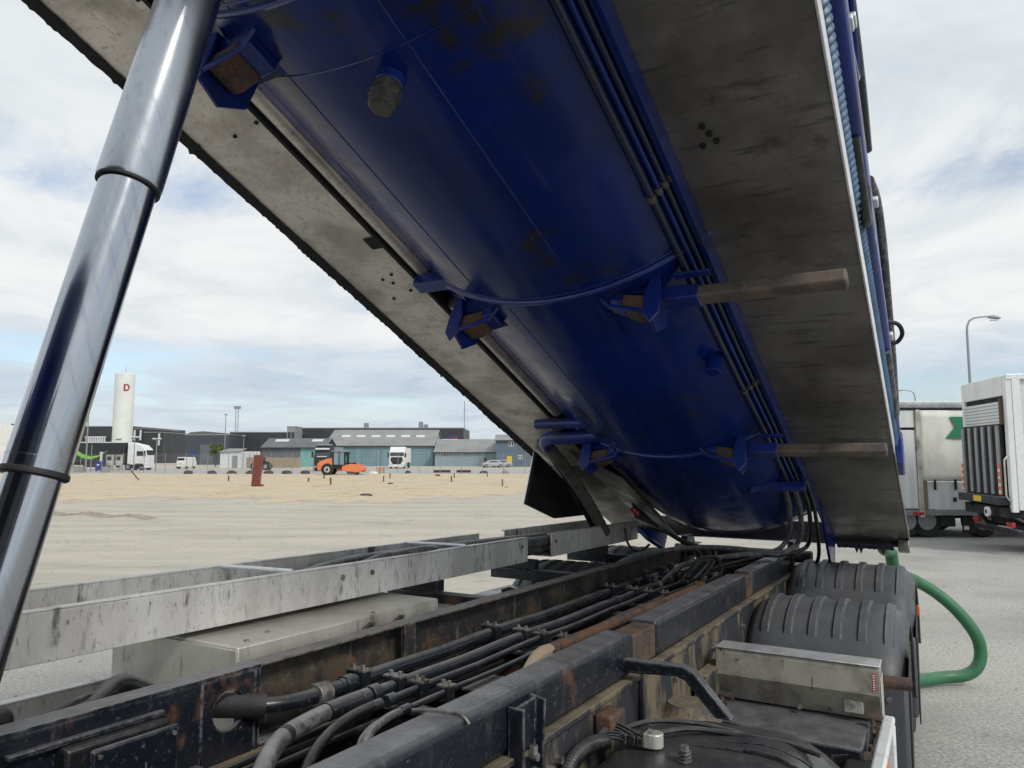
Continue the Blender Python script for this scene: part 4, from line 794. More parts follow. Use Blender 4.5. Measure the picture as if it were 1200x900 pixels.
# ------------------------------------------------------------------ green hose on the asphalt
b = MB(); b.tube([(-.42, 7.55, 1.20), (-.40, 7.7, 1.0), (-.30, 7.9, .93), (-.12, 8.0, .82), (.06, 8.02, .66), (.20, 8.04, .46), (.235, 8.05, .30), (.20, 8.02, .17), (.10, 7.98, .095), (-.06, 7.9, .075), (-.25, 7.7, .07), (-.5, 7.4, .07)], .053, 18, sub=8)
b.tube([(-.36, 7.78, .965), (-.25, 7.94, .905)], .056, 18)
tag(b.build('suction_hose', 'green_rubber'), 'thick green suction hose looping down to the asphalt beside the rear fender', 'hose')
b = MB(); b.tube([(-.47, 7.0, 1.62), (-.46, 7.1, 1.3), (-.44, 7.4, 1.22), (-.42, 7.55, 1.20)], .047, 16, sub=5); b.build('hose_outlet', 'green_rubber', truck)

# ------------------------------------------------------------------ far buildings
def gable(name, px0, px1, v, py_eave, py_ridge, depth, wall, roof, label, skylights=0, split=None):
    """long hall with its eave towards the camera"""
    x1 = bu(px1, v)-bu(px0, v); ze, zr = bz(py_eave, v), bz(py_ridge, v+depth/2)
    t = bg(name, px0, v, label, 'building')
    if split: xs = bu(split, v)-bu(px0, v); part('wall', wall[0], t, (0, xs, 0, depth, 0, ze)); part('wall', wall[1], t, (xs, x1, .02, depth-.02, 0, ze-.02))
    else:
        b = MB(); b.prism([(0, 0, 0), (0, depth, 0), (0, depth, ze), (0, depth/2, zr-.1), (0, 0, ze)], (x1, 0, 0)); b.build('wall', wall, t, smooth=False)
    for sgn in (0, 1):
        b = MB(); y0, y1 = (-.35, depth/2) if sgn == 0 else (depth+.35, depth/2)
        b.prism([(-.3, y0, ze-.02), (-.3, y1, zr), (-.3, y1, zr+.16), (-.3, y0, ze+.14)], (x1+.6, 0, 0)); rf = b.build('roof', roof, t, smooth=False)
        if sgn == 0:
            for k in range(skylights):
                xa = x1*(.10+.8*k/max(1, skylights-.35)); wd = x1*.8/max(1, skylights)*.62
                f0, f1 = .52, .64
                q = MB(); q.hexa([(xa, -.35+(depth/2+.35)*f0, ze+.14+(zr-ze)*f0+.01), (xa+wd, -.35+(depth/2+.35)*f0, ze+.14+(zr-ze)*f0+.01), (xa+wd, -.35+(depth/2+.35)*f1, ze+.14+(zr-ze)*f1+.01), (xa, -.35+(depth/2+.35)*f1, ze+.14+(zr-ze)*f1+.01)] + [(xa, -.35+(depth/2+.35)*f0, ze+.22+(zr-ze)*f0), (xa+wd, -.35+(depth/2+.35)*f0, ze+.22+(zr-ze)*f0), (xa+wd, -.35+(depth/2+.35)*f1, ze+.22+(zr-ze)*f1), (xa, -.35+(depth/2+.35)*f1, ze+.22+(zr-ze)*f1)])
                q.build('skylight', 'skylight', rf, smooth=False)
    part('gutter', 'clad_black', t, (-.3, x1+.3, -.5, -.36, ze-.08, ze+.10))
    return t, x1, ze
def hall(name, px0, px1, v, py_top, depth, m, label, side=None):
    x1 = bu(px1, v)-bu(px0, v); zt = bz(py_top, v)
    t = bg(name, px0, v, label, 'building')
    part('wall', m, t, (0, x1, 0, depth, 0, zt)); part('parapet', 'grey_metal', t, (-.08, x1+.08, -.08, .1, zt, zt+.22), (-.08, .1, .1, depth, zt, zt+.22), (x1-.1, x1+.08, .1, depth, zt, zt+.22))
    part('roof', 'roof_dark', t, (.1, x1-.1, .1, depth, zt+.005, zt+.03))
    return t, x1, zt
t, x1, zt = hall('factory_hall', 40, 152, 240, 500, 40, 'clad_black', 'black flat-roofed factory hall directly behind the white silo')
xa = bu(102, 240)-bu(40, 240); xb = bu(123, 240)-bu(40, 240)
for k in range(9): part('duct', 'clad_white', t, (xa+(xb-xa)*k/8-.22, xa+(xb-xa)*k/8+.22, -.9, -.5, 3, bz(513, 240)))
part('duct_header', 'clad_white', t, (xa-.5, xb+.5, -1.0, -.45, bz(513, 240), bz(511.5, 240)))
for px in (45, 60, 75, 90): part('panel_joint', 'clad_navy', t, (bu(px, 240)-bu(40, 240), bu(px, 240)-bu(40, 240)+.12, -.05, -.01, 0, zt-.3))
t, x1, zt = hall('factory_wing', 150, 167, 236, 502.5, 26, 'clad_black', 'narrow black factory wing with white downpipes, right of the silo')
for px in (156, 163): part('downpipe', 'clad_white', t, (bu(px, 236)-bu(150, 236), bu(px, 236)-bu(150, 236)+.5, -.4, -.02, 7.2, bz(504, 236)))
t, x1, zt = hall('factory_annex', 167.3, 190, 232, 507, 26, 'clad_black', 'low black factory annex right of the wing with downpipes')
part('downpipe', 'clad_white', t, (bu(185, 232)-bu(167.3, 232), bu(185, 232)-bu(167.3, 232)+.45, -.4, -.02, 5.5, bz(508, 232)))
t, x1, zt = hall('storage_hall', 216, 268, 185, 510, 30, 'clad_navy', 'dark blue storage hall with shallow curved roof behind the small tree')
b = MB(); b.prism([(0-.1, 0, zt), (x1*.12, 0, zt+.75), (x1*.4, 0, zt+1.0), (x1+.1, 0, zt+.35), (x1+.1, 0, zt)], (0, 30, 0)); b.build('roof', 'roof_dark', t, smooth=False)
part('gate', 'clad_grey', t, (bu(234, 185)-bu(216, 185), bu(250, 185)-bu(216, 185), -.08, -.01, 0, 5.0))
t, x1, zt = hall('warehouse', 268.5, 337, 195, 507, 30, 'clad_black', 'black flat warehouse behind the grey shed, left of the stair tower')
t, x1, zt = hall('stair_tower', 335.5, 345, 178, 500.5, 6, 'grey_metal', 'small pale grey stair tower standing above the grey shed roof')
for k, (a, c) in enumerate(((.2, .9), (1.1, 1.8))): part('window', 'glass_dark', t, (a, c, -.05, -.01, zt-3, zt-1.2))
t, x1, zt = hall('long_hall', 345.5, 543, 210, 502, 30, 'clad_black', 'long black hall rising behind the blue-green warehouse with a small emblem')
q = MB(); xe = bu(527, 210)-bu(345.5, 210)
q.prism([(xe-2.2, -.06, zt-2.9), (xe-.2, -.06, zt-2.2), (xe+1.6, -.06, zt-1.7), (xe+1.4, -.06, zt-2.2), (xe-.4, -.06, zt-2.8)], (0, .04, 0)); q.build('emblem', 'van_blue', t, smooth=False)
q = MB(); q.prism([(xe+.2, -.06, zt-3.0), (xe+2.1, -.06, zt-2.6), (xe+2.6, -.06, zt-2.1), (xe+.5, -.06, zt-2.6)], (0, .04, 0)); q.build('emblem', 'red_paint', t, smooth=False)
for px, h_ in ((424, 1.6), (489, 2.0), (495, 1.2)): part('roof_vent', 'grey_metal', t, (bu(px, 210)-bu(345.5, 210), bu(px, 210)-bu(345.5, 210)+1.2, 2, 3.2, zt+.23, zt+h_))
# blue-green warehouse, its extension and the blue house
t, x1, ze = gable('blue_green_warehouse', 380.5, 508, 162, 523, 504.5, 20, 'clad_teal', 'roof_grey', 'blue-green warehouse with long grey roof behind the white lorry', 6)
for pa, pb in ((398, 416), (424, 441), (484, 500)):
    xa, xb = bu(pa, 162)-bu(380.5, 162), bu(pb, 162)-bu(380.5, 162)
    gt = part('gate', 'clad_blue', t, (xa, xb, -.05, -.008, 0, 3.2))
    for k in range(5): part('gate_panel', 'clad_teal', gt, (xa+.08, xb-.08, -.075, -.052, .06+.62*k, .62+.62*k))
for px in (447, 506): part('downpipe', 'grey_metal', t, (bu(px, 162)-bu(380.5, 162), bu(px, 162)-bu(380.5, 162)+.14, -.3, -.15, 0, ze-.1))
t, x1, ze = gable('warehouse_extension', 509.5, 583, 158, 530.5, 515.5, 16, 'clad_lightblue', 'roof_grey', 'pale blue low building with yellowish windows right of the warehouse')
for p0, p1 in ((515.5, 530), (537, 550)):
    n = 4; a0 = bu(p0, 158)-bu(509.5, 158); a1 = bu(p1, 158)-bu(509.5, 158)
    for k in range(n):
        w0 = a0+(a1-a0)*k/n+.05; w1 = a0+(a1-a0)*(k+1)/n-.05
        f = part('window', 'clad_white', t, (w0, w1, -.06, -.01, bz(534.5, 158), bz(530.9, 158)-.05)); part('pane', 'window_pane', f, (w0+.06, w1-.06, -.09, -.062, bz(534.5, 158)+.06, bz(530.9, 158)-.12))
part('window', 'glass_dark', t, (bu(567, 158)-bu(509.5, 158), bu(570.5, 158)-bu(509.5, 158), -.06, -.01, bz(540.5, 158), bz(536.5, 158)))
part('sign_board', 'clad_white', t, (bu(514, 158)-bu(509.5, 158), bu(534, 158)-bu(509.5, 158), 7.6, 7.7, bz(515.5, 158), bz(513.5, 158)))
x0p = 581.5
t, x1, ze = gable('blue_house', x0p, 650, 150, 516.5, 510, 14, 'clad_blue', 'roof_grey', 'dark blue timber house with white windows and a yellow door')
for pxa, pxb, pya, pyb in ((596, 602, 517.5, 523), (607, 612, 533.5, 538)):
    xa, xb = bu(pxa, 150)-bu(x0p, 150), bu(pxb, 150)-bu(x0p, 150)
    f = part('window', 'white_paint', t, (xa, xb, -.08, -.01, bz(pyb, 150), bz(pya, 150)))
    for k in range(2): part('pane', 'glass_dark', f, (xa+.08+(xb-xa)*k/2, xa-.08+(xb-xa)*(k+1)/2, -.1, -.082, bz(pyb, 150)+.12, bz(pya, 150)-.12))
part('door', 'yellow_paint', t, (bu(594, 150)-bu(x0p, 150), bu(600, 150)-bu(x0p, 150), -.08, -.01, 0.2, bz(534.5, 150)))
# grey shed with blue-green gate bay
t, x1, ze = gable('grey_shed', 307, 380, 150, 525, 514.5, 10, ('clad_grey', 'clad_green'), 'roof_dark', 'grey shed with blue-green end bay behind the brick pillar', 0, 352)
for pa, pb in ((316, 332), (360, 373)):
    xa, xb = bu(pa, 150)-bu(307, 150), bu(pb, 150)-bu(307, 150); zr = bz(514.5, 155)
    b = MB(); f0, f1 = .62, .84; b.hexa([(xa, -.35+5.35*f0, ze+.14+(zr-ze)*f0+.02), (xb, -.35+5.35*f0, ze+.14+(zr-ze)*f0+.02), (xb, -.35+5.35*f1, ze+.14+(zr-ze)*f1+.02), (xa, -.35+5.35*f1, ze+.14+(zr-ze)*f1+.02), (xa, -.35+5.35*f0, ze+.24+(zr-ze)*f0), (xb, -.35+5.35*f0, ze+.24+(zr-ze)*f0), (xb, -.35+5.35*f1, ze+.24+(zr-ze)*f1), (xa, -.35+5.35*f1, ze+.24+(zr-ze)*f1)]); b.build('skylight', 'skylight', t, smooth=False)
# white site hut with mono roof and the plank fence
v = 132; t = bg('site_hut', 258, v, 'small pale grey site hut with sloping roof right of the tree', 'hut'); x1 = bu(282, v)-bu(258, v)
b = MB(); b.prism([(0, 0, 0), (x1, 0, 0), (x1, 0, bz(529, v)), (0, 0, bz(530, v))], (0, 3, 0)); b.build('wall', 'clad_white', t, smooth=False)
b = MB(); b.hexa([(-.2, -.3, bz(530, v)), (x1+.2, -.3, bz(529, v)), (x1, 3, bz(526, v)), (.4, 3, bz(526, v)), (-.2, -.3, bz(530, v)+.1), (x1+.2, -.3, bz(529, v)+.1), (x1, 3, bz(526, v)+.1), (.4, 3, bz(526, v)+.1)]); b.build('roof', 'roof_grey', t, smooth=False)
part('door', 'grey_metal', t, (x1*.6, x1*.85, -.06, -.01, .1, 2.2))
v = 136; t = bg('plank_fence', 284, v, 'brown plank fence in front of the grey shed', 'fence'); x1 = bu(352, v)-bu(284, v)
for k in range(20): part('plank', 'timber', t, (x1*k/20+.02, x1*(k+1)/20-.02, random.uniform(0, .04), .06, 0, bz(536, v)+random.uniform(-.06, .06)))
v = 140; t = bg('white_hoarding', 284, v, 'white hoarding panels above the brown plank fence', 'hoarding'); x1 = bu(305, v)-bu(284, v)
for k in range(5): part('panel', 'clad_white', t, (x1*k/5+.03, x1*(k+1)/5-.03, 0, .06, 0, bz(529, v)))

# ------------------------------------------------------------------ silo
v = 215; t = bg('silo', 142, v, 'tall white silo tower with a red letter D near the top', 'silo'); zt = bz(438.5, v); rs = 10.7/867*v
b = MB(); b.tube([(0, 0, 0), (0, 0, zt*.5), (0, 0, zt-.4), (0, 0, zt-.05), (0, 0, zt), (0, 0, zt+.25)], [rs, rs, rs, rs*.98, rs*.93, rs*.4], 48); b.build('shell', 'silo_white', t, angle=50)
b = MB(); b.tube([(.1, 0, zt+.2), (.1, 0, zt+2.4)], .06, 6); b.tube([(-1.1, .5, zt), (-1.1, .5, zt+.7)], .05, 6); b.build('antenna', 'lamp_metal', t)
b = MB()
for k in range(28):
    a = 2*math.pi*k/28; b.tube([(rs*.97*math.cos(a), rs*.97*math.sin(a), zt-.1), (rs*.97*math.cos(a), rs*.97*math.sin(a), zt+.35)], .03, 5)
b.build('railing', 'silo_white', t)
zl = bz(455, v); al = R_(-90+38)
def on_silo(dx, z, d=0.05):
    a = al+dx/rs; return ((rs+d)*math.cos(a), (rs+d)*math.sin(a), z)
b = MB(); sh = [(-.75, -1.0), (.1, -1.0), (.6, -.7), (.82, -.1), (.82, .3), (.6, .8), (.1, 1.05), (-.75, 1.05)]; ih = [(-.3, -.55), (.05, -.55), (.3, -.35), (.4, -.05), (.4, .2), (.3, .42), (.05, .6), (-.3, .6)]
A = [b.p(on_silo(x, zl+z, .10)) for x, z in sh]; B = [b.p(on_silo(x, zl+z, .10)) for x, z in ih]; A2 = [b.p(on_silo(x, zl+z, .0)) for x, z in sh]
for k in range(8): b.F.append([A[k], A[(k+1) % 8], B[(k+1) % 8], B[k]]); b.F.append([A2[k], A2[(k+1) % 8], A[(k+1) % 8], A[k]])
b.build('letter', 'logo_red', t, smooth=False)
b = MB(); b.F.append([b.p(on_silo(x, zl+z, .06)) for x, z in ih]); b.build('letter_ground', 'white_paint', t, smooth=False)
b = MB(); b.tube([(-.3, -rs-.1, bz(515, v)), (.3, -rs-.1, bz(515, v)), (1.2, -rs-.05, bz(514.6, v))], .18, 8); b.build('hatch', 'lamp_metal', t)

# ------------------------------------------------------------------ vehicles beyond the fence
def wheels(t, spots, r, w_=.3):
    for x, y in spots:
        b = MB(); b.tube([(x, y, r), (x, y+w_*.15, r), (x, y+w_*.85, r), (x, y+w_, r)], [r*.9, r, r, r*.9], 20); wq = b.build('wheel', 'tyre', t)
        b = MB(); b.tube([(x, y-.01, r), (x, y+w_+.01, r)], [r*.55, r*.55], 14); b.build('rim', 'grey_metal', wq)
v = 112; px0 = 41; t = bg('articulated_lorry', px0, v, 'black curtain trailer with a green swoosh and white cab, left of the fence', 'lorry')
X = lambda px: bu(px, v)-bu(px0, v)
part('trailer_body', 'trailer_black', t, (0, X(146.5), 0, 2.5, 1.15, bz(519, v))); part('roof_rail', 'clad_white', t, (0, X(146.5), -.03, 2.53, bz(519, v)+.005, bz(518, v)+.02))
part('chassis', 'dark_gap', t, (0, X(160), .5, 2.0, .75, 1.12))
part('side_skirt', 'trailer_black', t, (X(98), X(128), .02, .1, .45, 1.1))
b = MB(); pts = []
cu = [(80, 524, 5), (88, 529, 5.2), (97, 534.5, 4.8), (106, 536.5, 3.6), (114, 535, 2.2), (120, 532, 1.2), (126, 528, .3)]
U = [(X(p), bz(q-h_/2, v)) for p, q, h_ in cu]; D = [(X(p), bz(q+h_/2, v)) for p, q, h_ in cu]
for (a, c), (d, e_) in zip(U, D): pts.append((b.p((a, -.02, c)), b.p((d, -.02, e_))))
for k in range(len(pts)-1): b.F.append([pts[k][0], pts[k+1][0], pts[k+1][1], pts[k][1]])
b.build('swoosh', 'swoosh_green', t, smooth=False, solid=.02)
ca = X(149); ce = X(172)
b = MB(); zt = bz(518.5, v)
b.prism([(ca, .05, .9), (ce-.1, .05, .6), (ce, .05, 1.2), (ce-.02, .05, 2.2), (ce-.25, .05, 3.1), (ce-.9, .05, 3.75), (ca+.9, .05, zt-.15), (ca+.3, .05, zt), (ca, .05, zt)], (0, 2.4, 0)); cb = b.build('cab', 'white_paint', t, bevel=.08, seg=3)
part('window', 'glass_dark', cb, (ce-1.55, ce-.6, .02, .048, 2.15, 2.85)); part('windscreen', 'glass_dark', cb, (ce-.28, ce-.03, .2, 2.3, 2.2, 3.0))
part('door_step', 'dark_gap', cb, (ce-1.7, ce-.55, .0, .047, .55, 1.0)); part('bumper', 'white_paint', cb, (ce-.35, ce+.08, .0, 2.5, .35, .95)); part('mirror', 'dark_gap', cb, (ce-.35, ce-.2, -.28, -.02, 2.2, 2.9)); part('cab_gap', 'dark_gap', t, (X(146.7), ca-.005, .3, 2.2, 1.1, 3.2))
wheels(t, [(X(52), .05), (X(62), .05), (X(72), .05), (X(150), .05), (X(166), .05), (X(52), 2.15), (X(62), 2.15), (X(72), 2.15), (X(150), 2.15), (X(166), 2.15)], .5)
v = 92; t = bg('white_trailer', -80, v, 'white box trailer at the left edge behind the chrome cylinder', 'trailer')
x1 = bu(20.5, v)-bu(-80, v)
part('body', 'white_paint', t, (0, x1, 0, 2.5, 1.0, bz(498, v)), bevel=.04); part('cooling_unit', 'dark_gap', t, (x1-1.2, x1-.1, .2, 2.2, bz(498, v)+.005, bz(498, v)+.16)); part('chassis', 'dark_gap', t, (0, x1-.3, .6, 1.9, .7, .98)); wheels(t, [(1.5, .05), (2.8, .05), (x1-1.2, .05), (1.5, 2.1), (2.8, 2.1), (x1-1.2, 2.1)], .48)
def lorry_front(name, pxa, pxb, v, py_top, m, label, dark_top=False):
    t = bg(name, (pxa+pxb)/2, v, label, 'lorry'); w_ = (bu(pxb, v)-bu(pxa, v))/2; zt = bz(py_top, v)
    b = MB(); b.prism([(-w_, 0, .5), (-w_, -.05, 1.6), (-w_, .1, 2.2), (-w_, .45, zt*.78), (-w_, 1.1, zt), (-w_, 2.2, zt), (-w_, 2.2, .5)], (2*w_, 0, 0)); cb = b.build('cab', m, t, bevel=.1, seg=3)
    b = MB(); b.prism([(-w_*.88, .04, 2.15), (-w_*.88, .33, zt*.74), (-w_*.88, .40, zt*.74), (-w_*.88, .12, 2.15)], (2*w_*.88, 0, 0)); b.build('windscreen', 'glass_dark', cb, smooth=False)
    b = MB(); b.prism([(-w_*.72, -.09, 1.95), (w_*.72, -.09, 1.95), (w_*.8, -.09, 1.4), (w_*.5, -.09, .75), (-w_*.5, -.09, .75), (-w_*.8, -.09, 1.4)], (0, .06, 0)); b.build('grille', 'dark_gap', cb, smooth=False)
    part('bumper', m if not dark_top else 'dark_gap', cb, (-w_, w_, -.12, .1, .3, .7))
    for s in (-1, 1):
        part('headlight', 'edge_steel', cb, (min(s*w_*.6, s*w_*.95), max(s*w_*.6, s*w_*.95), -.13, -.11, .55, .7)); part('mirror', 'dark_gap', cb, (min(s*(w_+.05), s*(w_+.28)), max(s*(w_+.05), s*(w_+.28)), -.1, .05, 1.9, 2.7))
    wheels(t, [], .5)
    for s in (-1, 1):
        b = MB(); xx = s*(w_-.18); b.tube([(xx-.15, .9, .5), (xx+.15, .9, .5)], .5, 20); b.build('wheel', 'tyre', t)
    part('body', 'grey_metal' if dark_top else 'white_paint', t, (-w_, w_, 2.5, 8, 1.0, zt*.95))
    part('chassis', 'dark_gap', t, (-.5, .5, .5, 8, .6, .99))
    for s in (-1, 1):
        b = MB(); xx = s*(w_-.18); b.tube([(xx-.15, 6.5, .5), (xx+.15, 6.5, .5)], .5, 20); b.build('wheel', 'tyre', t)
    return t, w_, zt
t, w_, zt = lorry_front('parked_lorry', 367.5, 387, 104, 522, 'trailer_black', 'black lorry seen from the front behind the orange roller', True)
part('sun_visor', 'white_paint', t, (-w_*.85, w_*.85, .1, .3, zt*.84, zt*.9)); part('roof_fairing', 'grey_metal', t, (-w_*.8, w_*.8, .9, 2.1, zt+.005, zt+.25)); part('lettering_bar', 'white_paint', t, (-w_*.6, w_*.6, -.04, .0, 1.98, 2.1))
t, w_, zt = lorry_front('parked_lorry', 456, 474, 128, 523.5, 'white_paint', 'white lorry with black grille parked in front of the blue-green warehouse')
v = 124; t = bg('white_van', 212, v, 'small white van seen from behind, left of the dark blue hall', 'van'); w_ = 5*v/867
b = MB(); b.prism([(-w_, 0, .35), (-w_, 0, 1.2), (-w_, .25, 1.95), (-w_, 4, 1.95), (-w_, 4.6, 1.1), (-w_, 4.7, .35)], (2*w_, 0, 0)); b.build('body', 'white_paint', t, bevel=.08)
part('rear_window', 'glass_dark', t, (-w_*.8, w_*.8, .06, .22, 1.35, 1.8)); part('number_plate', 'yellow_paint', t, (-.26, .26, -.02, -.005, .8, .92))
wheels(t, [(-w_+.02, .6)], .32); 
for s in (-1, 1):
    for y in (.9, 3.8):
        b = MB(); xx = s*(w_-.12); b.tube([(xx-.1, y, .32), (xx+.1, y, .32)], .32, 16); b.build('wheel', 'tyre', t)
def car(name, px, v, label, m, rot=0.0):
    t = bg(name, px, v, label, 'car', rot=rot)
    b = MB(); sec = [(-2.1, .35, .62, .7), (-2.05, .3, .85, .8), (-1.2, .25, .95, .85), (-.5, .25, 1.38, .68), (.7, .25, 1.42, .66), (1.5, .25, 1.0, .84), (2.0, .3, .9, .8), (2.15, .4, .6, .7)]
    rings = [[b.p((x, -.85*.98, z0)), b.p((x, .85*.98, z0)), b.p((x, .85, (z0+z1)/2)), b.p((x, wd, z1)), b.p((x, -wd, z1)), b.p((x, -.85, (z0+z1)/2))] for x, z0, z1, wd in sec]
    for k in range(len(rings)-1):
        for j in range(6): b.F.append([rings[k][j], rings[k][(j+1) % 6], rings[k+1][(j+1) % 6], rings[k+1][j]])
    b.F.append(rings[0][::-1]); b.F.append(rings[-1]); b.build('body', m, t, bevel=.04)
    for y in (-.83, .80):
        q = MB(); q.prism([(-1.0, y, 1.0), (1.2, y, 1.0), (.6, y*.9, 1.30), (-.45, y*.9, 1.28)], (0, .03, 0)); q.build('side_window', 'glass_dark', t, smooth=False)
    wheels(t, [(-1.35, -.9), (1.35, -.9), (-1.35, .68), (1.35, .68)], .32, .22)
car('silver_car', 577, 140, 'silver car parked nearest the yellow door of the blue house', 'mirror_silver', .25)
car('silver_car', 587, 143, 'silver car parked under the yellow door, right of the other silver car', 'mirror_silver', .2)
# dark loader half hidden by the brick pillar
v = 112; t = bg('wheel_loader', 305, v, 'dark loader with yellow lamps half hidden behind the brick pillar', 'loader')
part('body', 'dark_gap', t, (-.8, .9, 0, 1.5, .5, 1.3), bevel=.08); part('cabin', 'glass_dark', t, (-.35, .45, .2, 1.3, 1.3, 2.0), bevel=.06); part('lamp', 'yellow_paint', t, (-1.0, -.82, 0, .2, .95, 1.2)); wheels(t, [(-.9, -.1), (.85, -.1), (-.9, 1.3), (.85, 1.3)], .55)

# ------------------------------------------------------------------ orange roller
v = 80; t = bg('road_roller', 371, v, 'orange soil roller with glazed cab working on the sand', 'roller')
X = lambda px: bu(px, v)-bu(371, v); Z = lambda py: bz(py, v)
b = MB(); b.prism([(X(371.5), .2, .55), (X(371), .2, 1.25), (X(374), .2, Z(541)), (X(381), .2, Z(538)), (X(388), .2, Z(537)), (X(390), .2, 1.0), (X(388), .2, .6)], (0, 1.7, 0)); b.build('engine_hood', 'roller_orange', t, bevel=.1, seg=3)
part('hood_panel', 'roller_orange', t, (X(374), X(384), .17, .198, .95, 1.6)); part('grille', 'dark_gap', t, (X(371.2)-.03, X(371.2)+.06, .4, 1.7, .8, 1.3))
for (xa, xb) in ((X(389), X(389)+.14), (X(404)-.12, X(404)), (X(396.5), X(396.5)+.08)): part('cab_post', 'dark_gap', t, (xa, xb, .2, .32, 1.05, Z(529.5)), (xa, xb, 1.78, 1.9, 1.05, Z(529.5)))
part('cab_roof', 'roller_orange' if False else 'grey_metal', t, (X(388)-.05, X(405), .12, 1.98, Z(529.5), Z(528.3)), bevel=.04)
part('cab_glass', 'clad_teal', t, (X(390), X(403.5), .24, .27, Z(544.5), Z(529.5))); part('cab_glass', 'clad_teal', t, (X(390), X(403.5), 1.82, 1.85, Z(544.5), Z(529.5)))
part('cab_base', 'dark_gap', t, (X(388.5), X(405), .2, 1.9, .75, 1.1)); part('seat', 'dark_gap', t, (X(394), X(398), .8, 1.4, 1.1, 1.75)); part('beacon', 'dark_gap', t, (X(406.5), X(408), .3, .5, 1.2, Z(531)), (X(405.8), X(409), .2, .6, Z(532), Z(529.8)))
part('joint', 'roller_orange', t, (X(393), X(399), .6, 1.5, .5, 1.25), bevel=.08)
b = MB(); b.tube([(X(412), .25, .62), (X(412), 1.95, .62)], .62, 32); b.build('drum', 'drum_steel', t, bevel=.02)
b = MB(); b.prism([(X(400), .12, .55), (X(401), .12, 1.0), (X(411), .12, 1.28), (X(421), .12, 1.15), (X(425.5), .12, .85), (X(425), .12, .45), (X(421), .12, .35), (X(406), .12, .45)], (0, .12, 0)); b.prism([(X(400), 1.96, .55), (X(401), 1.96, 1.0), (X(411), 1.96, 1.28), (X(421), 1.96, 1.15), (X(425.5), 1.96, .85), (X(425), 1.96, .45), (X(421), 1.96, .35), (X(406), 1.96, .45)], (0, .12, 0)); b.build('drum_frame', 'roller_orange', t, bevel=.03)
part('drum_beam', 'roller_orange', t, (X(420), X(426), .1, 2.1, .55, .95), bevel=.04); part('front_deck', 'dark_gap', t, (X(404), X(414), .5, 1.7, 1.2, 1.38))
for y in (.05, 1.55):
    b = MB(); xc = X(383.5); b.tube([(xc, y, .66), (xc, y+.08, .66), (xc, y+.42, .66), (xc, y+.5, .66)], [.56, .66, .66, .56], 28); wq = b.build('wheel', 'tyre', t)
    b = MB(); b.tube([(xc, y-.02, .66), (xc, y+.52, .66)], .33, 18); b.build('rim', 'cabinet_steel', wq)
    b = MB(); b.tube([(xc, y-.05, .66), (xc, y, .66)], .13, 12); b.build('hub', 'dark_gap', wq)

# ------------------------------------------------------------------ brick pillar, stakes, debris
v = 49.5; t = bg('brick_pillar', 301, v, 'leaning pillar of red bricks standing on the sand', 'pillar')
hb = bz(535, v)+.12; n = 15
for k in range(n):
    b = MB(); z0 = hb*k/n; ox = .16*k/n; hw = .24+random.uniform(-.012, .012); b.box(-hw+ox, hw+ox, -.24, .24, z0+.006, z0+hb/n-.012); b.build('brick_course', 'brick_red', t, bevel=.012, smooth=False)
b = MB(); b.box(-.14, .28, -.18, .18, .01, hb-.02); c_ = b.build('mortar_core', 'concrete_block', t, smooth=False)
for i in range(4): c_.data.vertices[i].co.x -= .12
for i in range(4, 8): c_.data.vertices[i].co.x += 0.0
part('loose_brick', 'brick_red', t, (.29, .50, -.2, .1, 0.06, .22), bevel=.01)
def stakes(lst, label, group):
    for px, pt, pb in lst:
        v = H*FPX/(pb-HOR); o = MB(); h_ = (pb-pt)/FPX*v; lean = random.uniform(-.06, .06); r = .045
        o.hexa([(-r, -r, -.05), (r, -r, -.05), (r, r, -.05), (-r, r, -.05), (-r+lean, -r, h_), (r+lean, -r, h_), (r+lean, r, h_+.02), (-r+lean, r, h_+.02)])
        ob = o.build('wooden_stake', 'wood_stake', None, smooth=False); ob.location = L(bu(px, v), v, .03); ob.rotation_euler = (0, 0, AZ+random.uniform(-.5, .5)); tag(ob, label % px if '%' in label else label, 'stake', group)
names = {269: 'short brown stake in the sand left of the brick pillar', 362: 'short wooden stake in the sand just left of the orange roller', 380: 'thin stake in front of the big rear wheel of the orange roller', 388.5: 'taller stake in the sand before the cab of the orange roller', 450: 'stake in the sand right of the roller, nearer of two', 457: 'stake in the sand under the white lorry, farther of two', 529.5: 'nearer of two stakes in the sand below the yellowish windows', 533: 'farther of two stakes in the sand below the yellowish windows', 571: 'small stake far back below the silver cars', 589: 'tall stake in the sand nearest the tipped tank'}
for px, pt, pb in ((269, 558, 564.5), (362, 560, 565.5), (380, 557, 562), (388.5, 560, 569), (450, 558, 566), (457, 555, 562), (529.5, 558, 565.5), (533, 555, 562), (571, 554.5, 560), (589, 562, 571.5)):
    stakes([(px, pt, pb)], names[px], 'wooden stakes in the sand plot')
v = 62; o = MB(); o.tube([(0, 0, 0), (-.95, .1, 1.0)], .05, 8); ob = o.build('leaning_bar', 'rust_steel'); ob.location = L(bu(165, v), v, .03); ob.rotation_euler = (0, 0, AZ); tag(ob, 'rusty red bar leaning in the sand below the white cab', 'bar')
